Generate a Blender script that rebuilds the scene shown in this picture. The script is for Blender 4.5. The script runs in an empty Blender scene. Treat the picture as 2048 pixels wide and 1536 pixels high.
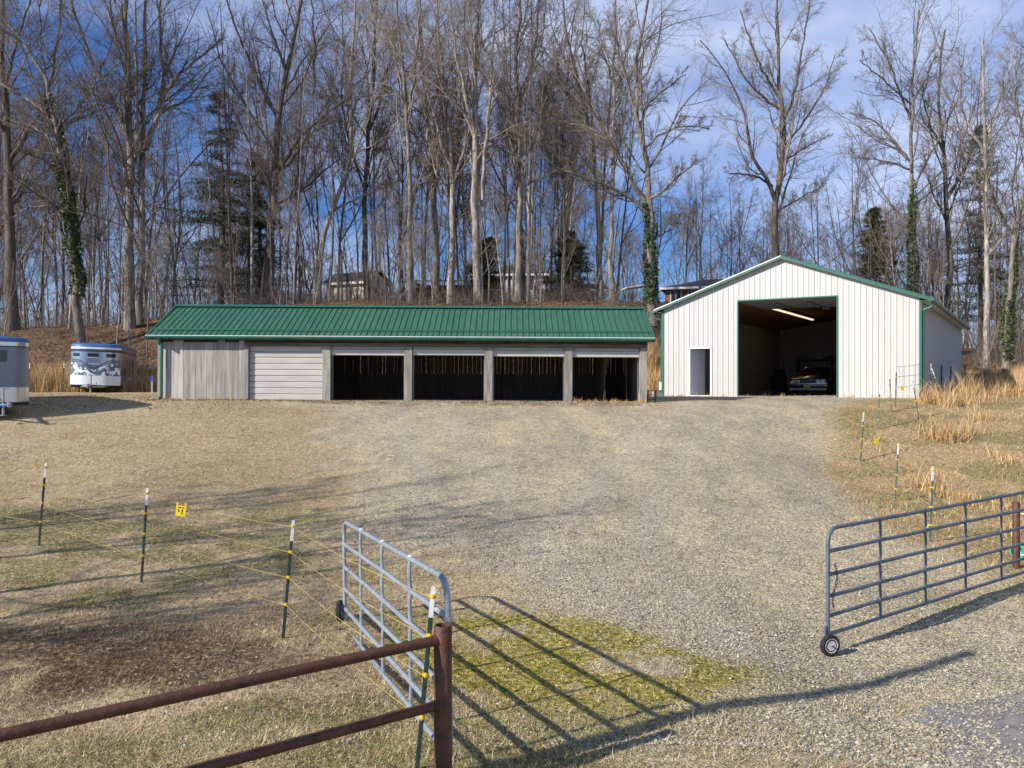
import bpy, math, random
import numpy as np
from mathutils import Vector, Matrix

rad = math.radians
scene = bpy.context.scene
col = scene.collection
RNG = np.random.default_rng(7)
random.seed(7)

# ------------------------------------------------------------------ camera
F = 1742.0                       # focal length in photo pixels (2048 wide)
cam_d = bpy.data.cameras.new('camera')
cam_d.sensor_width = 36.0
cam_d.lens = 36.0 * F / 2048.0
cam_d.clip_start = 0.1
cam_d.clip_end = 3000
cam = bpy.data.objects.new('camera', cam_d)
col.objects.link(cam)
cam.location = (0, 0, 3.0)
cam.rotation_euler = (rad(90), 0, 0)
scene.camera = cam

# ------------------------------------------------------------------ sky, sun
SUN_EL = rad(29.5)
SH = Vector((0.8505, 0.526))     # horizontal direction in which shadows fall
world = bpy.data.worlds.new('World')
scene.world = world
world.use_nodes = True
wn = world.node_tree.nodes
wl = world.node_tree.links
wn.clear()
w_out = wn.new('ShaderNodeOutputWorld')
w_bg = wn.new('ShaderNodeBackground')
w_bg.inputs['Strength'].default_value = 0.055
sky = wn.new('ShaderNodeTexSky')
sky.sky_type = 'NISHITA'
sky.sun_disc = False
sky.sun_elevation = SUN_EL
sky.sun_rotation = math.atan2(-SH.x, -SH.y)
sky.altitude = 300
sky.air_density = 1.0
sky.dust_density = 0.7
sky.ozone_density = 3.0
tc = wn.new('ShaderNodeTexCoord')
mp = wn.new('ShaderNodeMapping')
mp.inputs['Scale'].default_value = (1.3, 1.3, 3.2)
mp.inputs['Rotation'].default_value = (0.0, 0.35, 0.0)
mp.inputs['Location'].default_value = (0.35, 0.2, 0.55)
nz = wn.new('ShaderNodeTexNoise')
nz.inputs['Scale'].default_value = 1.7
nz.inputs['Detail'].default_value = 4
nz.inputs['Roughness'].default_value = 0.55
nz.inputs['Distortion'].default_value = 0.35
rp = wn.new('ShaderNodeValToRGB')
rp.color_ramp.elements[0].position = 0.43
rp.color_ramp.elements[0].color = (0, 0, 0, 1)
rp.color_ramp.elements[1].position = 0.72
rp.color_ramp.elements[1].color = (1, 1, 1, 1)
mx = wn.new('ShaderNodeMixRGB')
mx.inputs['Color2'].default_value = (9.6, 11.0, 14.6, 1)   # thin cirrus, lit by the sun
mf = wn.new('ShaderNodeMath'); mf.operation = 'MULTIPLY'
mf.inputs[1].default_value = 0.95
tint = wn.new('ShaderNodeMixRGB'); tint.blend_type = 'MULTIPLY'
tint.inputs['Fac'].default_value = 1.0
tint.inputs['Color2'].default_value = (0.70, 1.12, 1.78, 1)
wl.new(tc.outputs['Generated'], mp.inputs['Vector'])
wl.new(mp.outputs['Vector'], nz.inputs['Vector'])
sx = wn.new('ShaderNodeSeparateXYZ'); wl.new(tc.outputs['Generated'], sx.inputs[0])
cov = wn.new('ShaderNodeMath'); cov.operation = 'MULTIPLY_ADD'; cov.inputs[1].default_value = 0.20   # more cirrus to the right
wl.new(sx.outputs['X'], cov.inputs[0]); wl.new(nz.outputs['Fac'], cov.inputs[2]); wl.new(cov.outputs[0], rp.inputs['Fac'])
wl.new(rp.outputs['Color'], mf.inputs[0])
wl.new(mf.outputs[0], mx.inputs['Fac'])
wl.new(sky.outputs['Color'], tint.inputs['Color1'])
wl.new(tint.outputs['Color'], mx.inputs['Color1'])
wl.new(mx.outputs['Color'], w_bg.inputs['Color'])
wl.new(w_bg.outputs['Background'], w_out.inputs['Surface'])

sun_d = bpy.data.lights.new('sun', 'SUN')
sun_d.energy = 5.0
sun_d.angle = rad(0.53)
sun_d.color = (1.0, 0.94, 0.85)
sun = bpy.data.objects.new('sun', sun_d)
col.objects.link(sun)
sdir = Vector((SH.x * math.cos(SUN_EL), SH.y * math.cos(SUN_EL), -math.sin(SUN_EL)))
sun.rotation_euler = sdir.to_track_quat('-Z', 'Y').to_euler()
sun.location = (-40, -25, 30)

scene.render.engine = 'CYCLES'
vs = scene.view_settings
vs.view_transform = 'Standard'
vs.look = 'None'
vs.gamma = 1.0
vs.exposure = 0.42
scene.cycles.max_bounces = 5
scene.cycles.diffuse_bounces = 2
scene.cycles.glossy_bounces = 2
scene.cycles.transmission_bounces = 2
scene.cycles.transparent_max_bounces = 4
vs.use_curve_mapping = False

# ------------------------------------------------------------------ helpers
def PX(px, Y): return (px - 1024.0) / F * Y
def PZ(py, Y): return 3.0 + (768.0 - py) / F * Y

def sstep(a, b, x):
    t = np.clip((np.asarray(x, float) - a) / (b - a), 0, 1)
    return t * t * (3 - 2 * t)

_tab = np.random.default_rng(99).random((256, 256))
def vn(x, y, seed=0):
    x = np.asarray(x, float) + seed * 17.3
    y = np.asarray(y, float) + seed * 31.7
    xi = np.floor(x).astype(int); yi = np.floor(y).astype(int)
    fx = x - xi; fy = y - yi
    fx = fx * fx * (3 - 2 * fx); fy = fy * fy * (3 - 2 * fy)
    a = _tab[xi % 256, yi % 256]; b = _tab[(xi + 1) % 256, yi % 256]
    c = _tab[xi % 256, (yi + 1) % 256]; d = _tab[(xi + 1) % 256, (yi + 1) % 256]
    return (a * (1 - fx) + b * fx) * (1 - fy) + (c * (1 - fx) + d * fx) * fy
def fbm(x, y, seed=0, o=3):
    s = 0; w = 0.5; k = 1.0
    for i in range(o):
        s = s + w * vn(x * k, y * k, seed + i); w *= 0.5; k *= 2.03
    return s / (1 - 0.5 ** o)

def tag(o, label=None, cat=None, group=None, kind=None):
    if label: o['label'] = label
    if cat: o['category'] = cat
    if group: o['group'] = group
    if kind: o['kind'] = kind
    return o

def thing(name, label, cat, loc=(0, 0, 0), rot=(0, 0, 0), group=None):
    o = bpy.data.objects.new(name, None)
    o.empty_display_size = 0.3
    col.objects.link(o)
    o.location = loc
    o.rotation_euler = rot
    return tag(o, label, cat, group)

def link(name, me, mat=None, parent=None):
    o = bpy.data.objects.new(name, me)
    if mat is not None and len(me.materials) == 0: me.materials.append(mat)
    if parent is not None: o.parent = parent
    col.objects.link(o)
    return o

def copy_tree(o, parent=None):
    c = o.copy()
    col.objects.link(c)
    c.parent = parent
    for ch in o.children:
        copy_tree(ch, c)
    return c

class MB:
    def __init__(s): s.v = []; s.f = []
    def add(s, vs_, fs):
        n = len(s.v); s.v += [tuple(v) for v in vs_]; s.f += [tuple(i + n for i in f) for f in fs]; return s
    def box(s, x0, x1, y0, y1, z0, z1, M=None):
        v = [(x0,y0,z0),(x1,y0,z0),(x1,y1,z0),(x0,y1,z0),(x0,y0,z1),(x1,y0,z1),(x1,y1,z1),(x0,y1,z1)]
        if M is not None: v = [tuple(M @ Vector(p)) for p in v]
        return s.add(v, [(3,2,1,0),(4,5,6,7),(0,1,5,4),(1,2,6,5),(2,3,7,6),(3,0,4,7)])
    def hexa(s, v8):
        return s.add(v8, [(3,2,1,0),(4,5,6,7),(0,1,5,4),(1,2,6,5),(2,3,7,6),(3,0,4,7)])
    def prism(s, poly, axis, a, b):
        # poly: 2D points; axis 'x': (y,z), 'y': (x,z), 'z': (x,y)
        def P(p, t):
            return {'x': (t, p[0], p[1]), 'y': (p[0], t, p[1]), 'z': (p[0], p[1], t)}[axis]
        n = len(poly)
        v = [P(p, a) for p in poly] + [P(p, b) for p in poly]
        f = [tuple(range(n))[::-1], tuple(range(n, 2 * n))]
        f += [(i, (i + 1) % n, n + (i + 1) % n, n + i) for i in range(n)]
        return s.add(v, f)
    def tube(s, pts, r, n=8, cap=True):
        pts = [Vector(p) for p in pts]; K = len(pts)
        rs = [r] * K if not hasattr(r, '__len__') else r
        v = []; prev = None
        for i in range(K):
            t = (pts[min(i + 1, K - 1)] - pts[max(i - 1, 0)]).normalized()
            if prev is None:
                ref = Vector((0, 0, 1)) if abs(t.z) < 0.9 else Vector((1, 0, 0))
                u = t.cross(ref).normalized()
            else:
                u = (prev - t * prev.dot(t)).normalized()
            prev = u
            w = t.cross(u)
            for k in range(n):
                a = 2 * math.pi * k / n
                v.append(pts[i] + (u * math.cos(a) + w * math.sin(a)) * rs[i])
        f = []
        for i in range(K - 1):
            for k in range(n):
                a = i * n + k; b = i * n + (k + 1) % n
                f.append((a, b, b + n, a + n))
        if cap:
            f.append(tuple(range(n))[::-1]); f.append(tuple((K - 1) * n + k for k in range(n)))
        return s.add(v, f)
    def lathe(s, prof, n=16, axis='z', c=(0, 0, 0)):
        v = []; K = len(prof)
        for (r, h) in prof:
            for k in range(n):
                a = 2 * math.pi * k / n
                p = (r * math.cos(a), r * math.sin(a), h)
                if axis == 'x': p = (p[2], p[0], p[1])
                if axis == 'y': p = (p[0], p[2], p[1])
                v.append((p[0] + c[0], p[1] + c[1], p[2] + c[2]))
        f = []
        for i in range(K - 1):
            for k in range(n):
                a = i * n + k; b = i * n + (k + 1) % n
                f.append((a, b, b + n, a + n))
        f.append(tuple(range(n))[::-1]); f.append(tuple((K - 1) * n + k for k in range(n)))
        return s.add(v, f)
    def build(s, name, mat, parent=None, smooth=False, bevel=0.0, angle=40):
        me = bpy.data.meshes.new(name)
        me.from_pydata(s.v, [], s.f)
        me.update()
        o = link(name, me, mat, parent)
        if smooth:
            me.polygons.foreach_set('use_smooth', [True] * len(me.polygons))
            try: me.set_sharp_from_angle(angle=rad(angle))
            except Exception: pass
        if bevel:
            m = o.modifiers.new('bevel', 'BEVEL'); m.width = bevel; m.segments = 2; m.limit_method = 'ANGLE'
        return o

def np_mesh(name, V, quads=None, tris=None, smooth=True, attrs=None, color=None):
    me = bpy.data.meshes.new(name)
    V = np.asarray(V, np.float32).reshape(-1, 3)
    idx = []; tot = []
    if quads is not None and len(quads):
        idx.append(np.asarray(quads, np.int32).ravel()); tot.append(np.full(len(quads), 4, np.int32))
    if tris is not None and len(tris):
        idx.append(np.asarray(tris, np.int32).ravel()); tot.append(np.full(len(tris), 3, np.int32))
    idx = np.concatenate(idx); tot = np.concatenate(tot)
    me.vertices.add(len(V)); me.vertices.foreach_set('co', V.ravel())
    me.loops.add(len(idx)); me.loops.foreach_set('vertex_index', idx)
    me.polygons.add(len(tot))
    st = np.zeros(len(tot), np.int32); st[1:] = np.cumsum(tot)[:-1]
    me.polygons.foreach_set('loop_start', st)
    try: me.polygons.foreach_set('loop_total', tot)
    except Exception: pass
    if smooth: me.polygons.foreach_set('use_smooth', np.ones(len(tot), bool))
    me.update(calc_edges=True)
    if attrs:
        for k, a in attrs.items():
            at = me.attributes.new(k, 'FLOAT', 'POINT'); at.data.foreach_set('value', np.asarray(a, np.float32).ravel())
    if color is not None:
        at = me.color_attributes.new('tint', 'FLOAT_COLOR', 'POINT')
        c = np.ones((len(V), 4), np.float32); c[:, :3] = color
        at.data.foreach_set('color', c.ravel())
    return me

# ------------------------------------------------------------------ materials
def nodes_of(name):
    m = bpy.data.materials.new(name); m.use_nodes = True
    return m, m.node_tree.nodes, m.node_tree.links, m.node_tree.nodes['Principled BSDF']

def mat(name, c1, c2=None, scale=6.0, rough=0.7, metal=0.0, bump=0.0, bscale=None, stretch=(1, 1, 1), spec=0.35, detail=5, coat=0.0, lo=0.35, hi=0.65, obj_rand=0.0):
    m, n, l, b = nodes_of(name)
    b.inputs['Roughness'].default_value = rough
    b.inputs['Metallic'].default_value = metal
    b.inputs['Specular IOR Level'].default_value = spec
    b.inputs['Coat Weight'].default_value = coat
    c2 = c2 or tuple(x * 0.75 for x in c1)
    t = n.new('ShaderNodeTexCoord'); mp_ = n.new('ShaderNodeMapping'); mp_.inputs['Scale'].default_value = stretch
    l.new(t.outputs['Object'], mp_.inputs['Vector'])
    nz_ = n.new('ShaderNodeTexNoise'); nz_.inputs['Scale'].default_value = scale; nz_.inputs['Detail'].default_value = detail
    nz_.inputs['Roughness'].default_value = 0.62
    l.new(mp_.outputs['Vector'], nz_.inputs['Vector'])
    r = n.new('ShaderNodeValToRGB')
    r.color_ramp.elements[0].position = lo; r.color_ramp.elements[1].position = hi
    r.color_ramp.elements[0].color = (*c2, 1); r.color_ramp.elements[1].color = (*c1, 1)
    l.new(nz_.outputs['Fac'], r.inputs['Fac'])
    out = r.outputs['Color']
    if obj_rand:
        oi = n.new('ShaderNodeObjectInfo')
        mr = n.new('ShaderNodeMapRange'); mr.inputs['To Min'].default_value = 1 - obj_rand; mr.inputs['To Max'].default_value = 1 + obj_rand * 0.6
        l.new(oi.outputs['Random'], mr.inputs['Value'])
        hv = n.new('ShaderNodeHueSaturation'); l.new(mr.outputs['Result'], hv.inputs['Value']); l.new(out, hv.inputs['Color'])
        out = hv.outputs['Color']
    l.new(out, b.inputs['Base Color'])
    if bump:
        n2 = n.new('ShaderNodeTexNoise'); n2.inputs['Scale'].default_value = bscale or scale * 3; n2.inputs['Detail'].default_value = 4
        l.new(mp_.outputs['Vector'], n2.inputs['Vector'])
        bp = n.new('ShaderNodeBump'); bp.inputs['Strength'].default_value = bump; bp.inputs['Distance'].default_value = 0.02
        l.new(n2.outputs['Fac'], bp.inputs['Height']); l.new(bp.outputs['Normal'], b.inputs['Normal'])
    return m

def tint_mat(name, rough=0.85, trans=0.0):
    m, n, l, b = nodes_of(name)
    a = n.new('ShaderNodeAttribute'); a.attribute_name = 'tint'
    l.new(a.outputs['Color'], b.inputs['Base Color'])
    b.inputs['Roughness'].default_value = rough
    b.inputs['Specular IOR Level'].default_value = 0.2
    return m

M = {}
M['wood_grey'] = mat('weathered_grey_wood', (0.52, 0.49, 0.445), (0.29, 0.27, 0.24), 2.2, 0.9, bump=0.5, bscale=14, stretch=(6, 6, 0.35), obj_rand=0.28)
M['wood_post'] = mat('grey_timber_post', (0.36, 0.335, 0.295), (0.20, 0.185, 0.16), 3, 0.9, bump=0.5, bscale=12, stretch=(4, 4, 0.4), obj_rand=0.12)
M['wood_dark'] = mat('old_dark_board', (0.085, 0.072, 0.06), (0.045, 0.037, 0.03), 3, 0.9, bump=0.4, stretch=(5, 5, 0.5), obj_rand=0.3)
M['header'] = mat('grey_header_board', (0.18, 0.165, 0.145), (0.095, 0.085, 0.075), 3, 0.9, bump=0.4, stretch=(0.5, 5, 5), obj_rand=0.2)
M['green_roof'] = mat('green_painted_steel_roof', (0.052, 0.150, 0.092), (0.036, 0.118, 0.072), 2.2, 0.5, spec=0.4, bump=0.05, bscale=4, obj_rand=0.10, stretch=(1.5, .5, .5))
M['green_trim'] = mat('green_painted_trim', (0.022, 0.125, 0.085), (0.018, 0.105, 0.072), 3, 0.42, spec=0.5)
M['beige_steel'] = mat('off_white_steel_siding', (0.495, 0.49, 0.468), (0.465, 0.46, 0.44), 1.0, 0.5, spec=0.4, stretch=(1, 1, 0.3), obj_rand=0.025)
M['white'] = mat('white_paint', (0.78, 0.78, 0.76), (0.70, 0.70, 0.68), 3, 0.5)
M['door_panel'] = mat('pinkish_grey_steel_door', (0.52, 0.495, 0.465), (0.44, 0.42, 0.395), 2.5, 0.5, stretch=(0.4, 1, 2), obj_rand=0.04)
M['plywood'] = mat('orange_plywood_ceiling', (0.50, 0.28, 0.12), (0.36, 0.19, 0.08), 1.5, 0.7, stretch=(1, 5, 1), obj_rand=0.15)
M['inner_wall'] = mat('inner_liner_panel', (0.50, 0.47, 0.43), (0.43, 0.40, 0.37), 1.5, 0.6)
M['concrete'] = mat('concrete_slab', (0.30, 0.28, 0.255), (0.20, 0.185, 0.17), 3, 0.9, bump=0.3)
M['galv'] = mat('galvanised_pipe', (0.36, 0.40, 0.44), (0.25, 0.285, 0.32), 9, 0.5, metal=0.35, bump=0.12, bscale=30)
M['galv_shade'] = mat('shaded_galvanised_pipe', (0.15, 0.18, 0.22), (0.085, 0.11, 0.145), 9, 0.5, metal=0.3, bump=0.12, bscale=30)  # darker copy of the galvanised pipe, shade of the right gate painted in
M['rust'] = mat('rusty_brown_pipe', (0.140, 0.062, 0.036), (0.066, 0.030, 0.020), 6, 0.62, metal=0.25, bump=0.35, bscale=40, spec=0.4)
M['tpost'] = mat('dark_green_t_post_paint', (0.035, 0.06, 0.05), (0.02, 0.035, 0.03), 10, 0.55)
M['tpost_g'] = mat('pale_green_t_post_paint', (0.13, 0.19, 0.16), (0.08, 0.12, 0.10), 10, 0.6)
M['tip'] = mat('white_post_tip', (0.78, 0.77, 0.78), (0.62, 0.60, 0.63), 12, 0.5)
M['yellow'] = mat('yellow_plastic', (0.78, 0.52, 0.02), (0.66, 0.42, 0.015), 10, 0.45)
M['polywire'] = mat('yellow_poly_wire', (0.62, 0.45, 0.09), (0.38, 0.28, 0.07), 8, 0.6)
M['wire_dark'] = mat('dark_steel_wire', (0.10, 0.095, 0.09), (0.06, 0.055, 0.05), 8, 0.5, metal=0.5)
M['sign_y'] = mat('yellow_sign_plate', (0.88, 0.68, 0.01), (0.82, 0.60, 0.01), 6, 0.45)
M['black'] = mat('black_print', (0.02, 0.02, 0.018), (0.015, 0.015, 0.015), 6, 0.5)
M['rubber'] = mat('black_rubber', (0.028, 0.028, 0.028), (0.018, 0.018, 0.018), 12, 0.8)
M['hub'] = mat('pale_plastic_hub', (0.62, 0.60, 0.56), (0.5, 0.48, 0.44), 10, 0.5)
M['steel'] = mat('plain_steel', (0.42, 0.42, 0.43), (0.30, 0.30, 0.31), 6, 0.4, metal=0.7)
M['stainless'] = mat('polished_stainless', (0.62, 0.62, 0.62), (0.55, 0.55, 0.56), 2, 0.22, metal=0.9)
M['silver'] = mat('silver_trailer_paint', (0.16, 0.185, 0.235), (0.14, 0.165, 0.21), 1.5, 0.32, metal=0.35, coat=0.3)
M['tr_white'] = mat('white_trailer_paint', (0.74, 0.76, 0.78), (0.66, 0.68, 0.71), 1.5, 0.35, coat=0.3)
M['tr_grey'] = mat('polished_grey_trailer_skin', (0.42, 0.47, 0.53), (0.36, 0.41, 0.47), 1.5, 0.22, metal=0.85)
M['navy'] = mat('navy_stripe', (0.035, 0.055, 0.10), (0.03, 0.045, 0.085), 4, 0.4, coat=0.2)
M['tr_blue'] = mat('blue_trailer_roof', (0.05, 0.13, 0.30), (0.04, 0.11, 0.26), 2, 0.45, coat=0.2)
M['mural'] = mat('mottled_mural_print', (0.76, 0.79, 0.82), (0.09, 0.14, 0.20), 5.5, 0.45, lo=0.485, hi=0.515, detail=3)
M['glass'] = mat('dark_glass', (0.02, 0.025, 0.03), (0.015, 0.02, 0.025), 3, 0.08, spec=0.6)
M['car_black'] = mat('black_car_paint', (0.012, 0.013, 0.015), (0.01, 0.011, 0.013), 3, 0.18, coat=0.8)
M['chrome'] = mat('bright_chrome', (0.70, 0.70, 0.72), (0.6, 0.6, 0.62), 3, 0.18, metal=0.95)
M['lens'] = mat('headlight_lens', (0.78, 0.80, 0.82), (0.6, 0.62, 0.64), 8, 0.15, spec=0.7)
M['amber'] = mat('amber_lens', (0.85, 0.28, 0.02), (0.7, 0.2, 0.01), 8, 0.25)
M['brick'] = mat('red_brick', (0.36, 0.14, 0.085), (0.26, 0.10, 0.06), 8, 0.9, obj_rand=0.1)
M['shingle'] = mat('dark_roof_shingle', (0.085, 0.088, 0.095), (0.055, 0.057, 0.062), 5, 0.9, bump=0.3)
M['siding_w'] = mat('pale_blue_grey_siding', (0.52, 0.56, 0.62), (0.46, 0.50, 0.56), 2, 0.7)
M['cream'] = mat('cream_siding', (0.68, 0.64, 0.54), (0.58, 0.54, 0.45), 2, 0.7)
M['barn_brown'] = mat('dark_brown_boards', (0.075, 0.05, 0.038), (0.045, 0.032, 0.025), 3, 0.9, stretch=(5, 5, 0.6))
M['teal'] = mat('teal_plastic', (0.03, 0.50, 0.36), (0.025, 0.42, 0.30), 6, 0.45)
M['blue_cap'] = mat('blue_cap_plastic', (0.03, 0.08, 0.35), (0.025, 0.06, 0.28), 6, 0.5)
M['block'] = mat('grey_cinder_block', (0.36, 0.35, 0.33), (0.26, 0.25, 0.235), 12, 0.95, bump=0.3)
M['pole'] = mat('creosote_pole_wood', (0.20, 0.155, 0.115), (0.12, 0.09, 0.065), 3, 0.9, bump=0.4, stretch=(5, 5, 0.3))
M['cardboard'] = mat('tan_cardboard', (0.36, 0.27, 0.17), (0.30, 0.22, 0.14), 6, 0.85)
M['bark'] = mat('grey_bark', (0.31, 0.27, 0.225), (0.070, 0.057, 0.046), 3.4, 0.95, bump=0.9, bscale=7, stretch=(3, 3, 0.5), obj_rand=0.22, detail=7)
M['bark_pale'] = mat('pale_poplar_bark', (0.46, 0.405, 0.345), (0.13, 0.105, 0.085), 3.2, 0.95, bump=0.7, bscale=7, stretch=(3, 3, 0.5), obj_rand=0.15, detail=7)
M['bark_dark'] = mat('dark_furrowed_bark', (0.19, 0.155, 0.125), (0.060, 0.048, 0.040), 2.6, 0.95, bump=0.9, bscale=8, stretch=(3, 3, 0.4), obj_rand=0.2, detail=7)
M['twig'] = mat('bare_brown_twigs', (0.20, 0.158, 0.122), (0.088, 0.068, 0.052), 0.6, 0.9, obj_rand=0.18)
M['twig_pale'] = mat('pale_grey_twigs', (0.33, 0.272, 0.215), (0.17, 0.135, 0.105), 0.6, 0.9, obj_rand=0.15)
M['needle'] = mat('dark_pine_needles', (0.040, 0.075, 0.038), (0.022, 0.045, 0.026), 1.5, 0.7)
M['cedar'] = mat('bronzed_cedar_foliage', (0.095, 0.085, 0.038), (0.045, 0.052, 0.024), 1.5, 0.8)
M['holly'] = mat('green_shrub_foliage', (0.065, 0.095, 0.030), (0.030, 0.050, 0.018), 1.5, 0.7)
M['ivy'] = mat('ivy_leaf', (0.085, 0.115, 0.030), (0.032, 0.052, 0.016), 2.0, 0.55)
M['dead_leaf'] = mat('rusty_dead_leaf', (0.30, 0.135, 0.06), (0.17, 0.08, 0.04), 3, 0.85)
M['tint'] = tint_mat('tinted_dry_plant')
M['stone'] = tint_mat('gravel_stone', 0.9)

# LED lamp
m_, n_, l_, b_ = nodes_of('led_strip_light')
b_.inputs['Base Color'].default_value = (0.85, 0.75, 0.55, 1)
b_.inputs['Emission Color'].default_value = (1.0, 0.80, 0.48, 1)
b_.inputs['Emission Strength'].default_value = 0.85
M['led'] = m_

# ------------------------------------------------------------------ terrain
TH = rad(31.2)                                  # garage front turned from the picture plane
CT, ST = math.cos(TH), math.sin(TH)
GX, GY, GZ = 6.83, 39.5, 2.47                   # garage front-left corner
GW, GL = 10.67, 20.4
BY, BZ = 31.0, 2.42                             # barn front, base
PY = [-40, 0, 6, 10, 12, 16, 20, 24, 27, 29.5, 31, 34, 600]
PZv = [-.35, -.05, 0, .03, .10, .32, .76, 1.3, 1.8, 2.2, 2.36, 2.45, 2.45]

def gar_local(X, Y):
    dx = X - GX; dy = Y - GY
    return dx * CT - dy * ST, dx * ST + dy * CT

def terrain(X, Y, micro=True):
    X = np.asarray(X, float); Y = np.asarray(Y, float)
    z = (np.interp(Y - 1.2, PY, PZv) + np.interp(Y, PY, PZv) * 2 + np.interp(Y + 1.2, PY, PZv)) / 4
    z = z - 0.55 * sstep(5.5, 9, X) * np.exp(-((Y - 21.5) / 5.5) ** 2)
    z = z - 0.20 * sstep(1.5, 4, X) * (1 - sstep(13, 17, Y))
    z = z + 0.18 * sstep(-4, -9, X) * sstep(10, 14, Y)
    A = np.interp(X, [-60, -24, -16, -8, 0, 10, 18, 30, 60], [3.4, 3.8, 4.9, 5.2, 5.4, 5.4, 4.2, 2.0, 1.8])
    Ys = np.interp(X, [-60, -16, -13, 4, 6, 16, 22, 27], [38.5, 39.5, 38.2, 38.0, 38.4, 40.0, 46, 54])
    hill = A * sstep(0, 13, Y - Ys)
    sl = np.interp(X, [-30, -20, -15, 15, 30], [-.04, .0, .09, .09, .03])
    hill = hill + sl * np.clip(Y - 52, 0, 34) + 0.9 * sstep(17, 30, X) * sstep(33, 46, Y)
    s, t = gar_local(X, Y)
    d = np.hypot(np.maximum(np.maximum(-s, s - GW), 0), np.maximum(np.maximum(-t, t - GL), 0))
    hill = hill * sstep(0.5, 4.2, d)
    z = z + hill
    pad = 1 - sstep(0.2, 2.2, d)
    z = z * (1 - pad) + (GZ - 0.02) * pad
    # inside the barn: flat dirt floor
    db = np.maximum(np.maximum(-12.5 - X, X - 4.9), np.maximum(30.9 - Y, Y - 36.2))
    bp_ = 1 - sstep(-0.1, 1.2, db)
    bz = BZ - 0.02 - (X + 4.0) * 0.0055
    z = z * (1 - bp_) + bz * bp_
    if micro:
        z = z + (0.05 * (fbm(X * 0.6, Y * 0.6, 3) - 0.5) + 0.035 * (fbm(X * 2.7, Y * 2.7, 5) - 0.5)) * (1 - pad * 0.8) * (1 - bp_ * 0.8)
        z = z + 0.25 * (fbm(X * 0.35, Y * 0.35, 9) - 0.5) * sstep(40, 46, Y) * (1 - pad)
    return z
def tz(x, y): return float(terrain(x, y))

def masks(X, Y):
    n1 = fbm(X * 0.45, Y * 0.45, 21) - 0.5
    n2 = fbm(X * 1.7, Y * 1.7, 25) - 0.5
    L = np.interp(Y, [5, 8, 10, 13, 16, 20, 25, 30, 33], [1.6, 1.2, 0.6, -0.9, -2.2, -3.6, -5.5, -7, -8])
    R = np.interp(Y, [5, 8, 10, 13, 16, 20, 25, 30, 34, 36], [6.0, 6.5, 7.2, 7.8, 6.8, 7.2, 9.2, 11.2, 14.2, 14.5])
    wob = n1 * 2.2 + n2 * 0.9
    g = sstep(-1.6, 1.4, X - L + wob * 1.6) * sstep(-0.9, 1.0, R - X + wob * 0.7) * (1 - sstep(34, 38, Y - 0.35 * np.maximum(X - 4, 0)))
    far = 0.42 * sstep(-22, -12, X) * sstep(-3, -6, X - L) * sstep(19, 24, Y) * (1 - sstep(30, 32, Y + n1 * 3)) * (0.5 + n1 * 2)
    g = np.clip(np.maximum(g, far), 0, 1)
    near = 1 - sstep(7.5, 10.0, Y + n1 * 2 + n2)
    g = g * (1 - 0.42 * near)
    moss = np.exp(-(((X - 0.45) / 1.4) ** 2 + ((Y - 9.6 + 0.25 * X) / 1.25) ** 2) ** 1.3) * 3.2 + 0.7 * np.exp(-(((X - 2.2) / 1.0) ** 2 + ((Y - 9.2) / 0.5) ** 2)) \
        + 0.5 * np.exp(-(((X + 0.1) / 0.9) ** 2 + ((Y - 12.2) / 0.6) ** 2)) + 0.5 * np.exp(-(((X - 7) / 1.6) ** 2 + ((Y - 12.4) / 0.8) ** 2))
    moss = np.clip(moss * sstep(-0.34, 0.10, n2 * 1.3 + n1 * 0.6), 0, 1)
    gr = sstep(-0.06, 0.16, fbm(X * 0.5, Y * 0.7, 41) - 0.45 + 0.6 * n2)
    green = gr * (3.4 * sstep(-0.5, -3.5, X) * sstep(8.6, 10.2, Y) * (1 - sstep(14.5, 18, Y)) + 0.8 * (1 - sstep(8.5, 11, Y)) * sstep(4.2, 2.0, X) + 0.6 * sstep(6.5, 9.5, X) * sstep(11, 14, Y) + 0.30)
    green = np.clip(green, 0, 1.5) * (1 - g)
    dirt_shade = 1.5 * np.exp(-(((X + 4.6) / 3.0) ** 2 + ((Y - 9.2) / 1.8) ** 2)) * sstep(-0.32, 0.12, n2 + n1)  # bare soil patch that also carries painted tree shade
    leaf = np.maximum(sstep(38.6, 40.5, Y + n2 * 1.2), 0.55 * sstep(0.8, 0.0, np.abs(Y - 30.3)) * sstep(-12.5, -11, X) * sstep(5.2, 4.2, X) * sstep(-0.2, 0.1, n2))
    s, t = gar_local(X, Y)
    leaf = leaf * (1 - sstep(16, 24, X) * (1 - sstep(52, 60, Y)))
    return np.clip(g, 0, 1), moss, green, np.clip(dirt_shade, 0, 1.4), np.clip(leaf, 0, 1)

def tracks(X, Y):
    # two worn wheel paths from the gateway up to the garage, and one fork to the barn
    t = 0
    for xs in ([2.2, 1.6, 1.4, 2.6, 5.0, 8.2, 11.2], [2.4, 1.2, -.2, -1.2, -2.4, -3.6, -4.5]):
        c = np.interp(Y, [4, 9, 14, 20, 26, 32, 37], xs) + 0.5 * (fbm(Y * .25, Y * 0 + xs[0], 71) - .5)
        for o in (-.82, .82): t = t + np.exp(-((X - c - o) / .38) ** 2)
    return np.clip(t, 0, 1) * (0.4 + 1.1 * (fbm(X * .8, Y * .35, 73) - .2))

def axis(fine0, fine1, step, lo, hi, growth=1.13):
    a = list(np.arange(fine0, fine1 + 1e-6, step))
    s = step; x = fine1
    while x < hi: s *= growth; x += s; a.append(x)
    s = step; x = fine0; pre = []
    while x > lo: s *= growth; x -= s; pre.append(x)
    return np.array(pre[::-1] + a)

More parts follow.
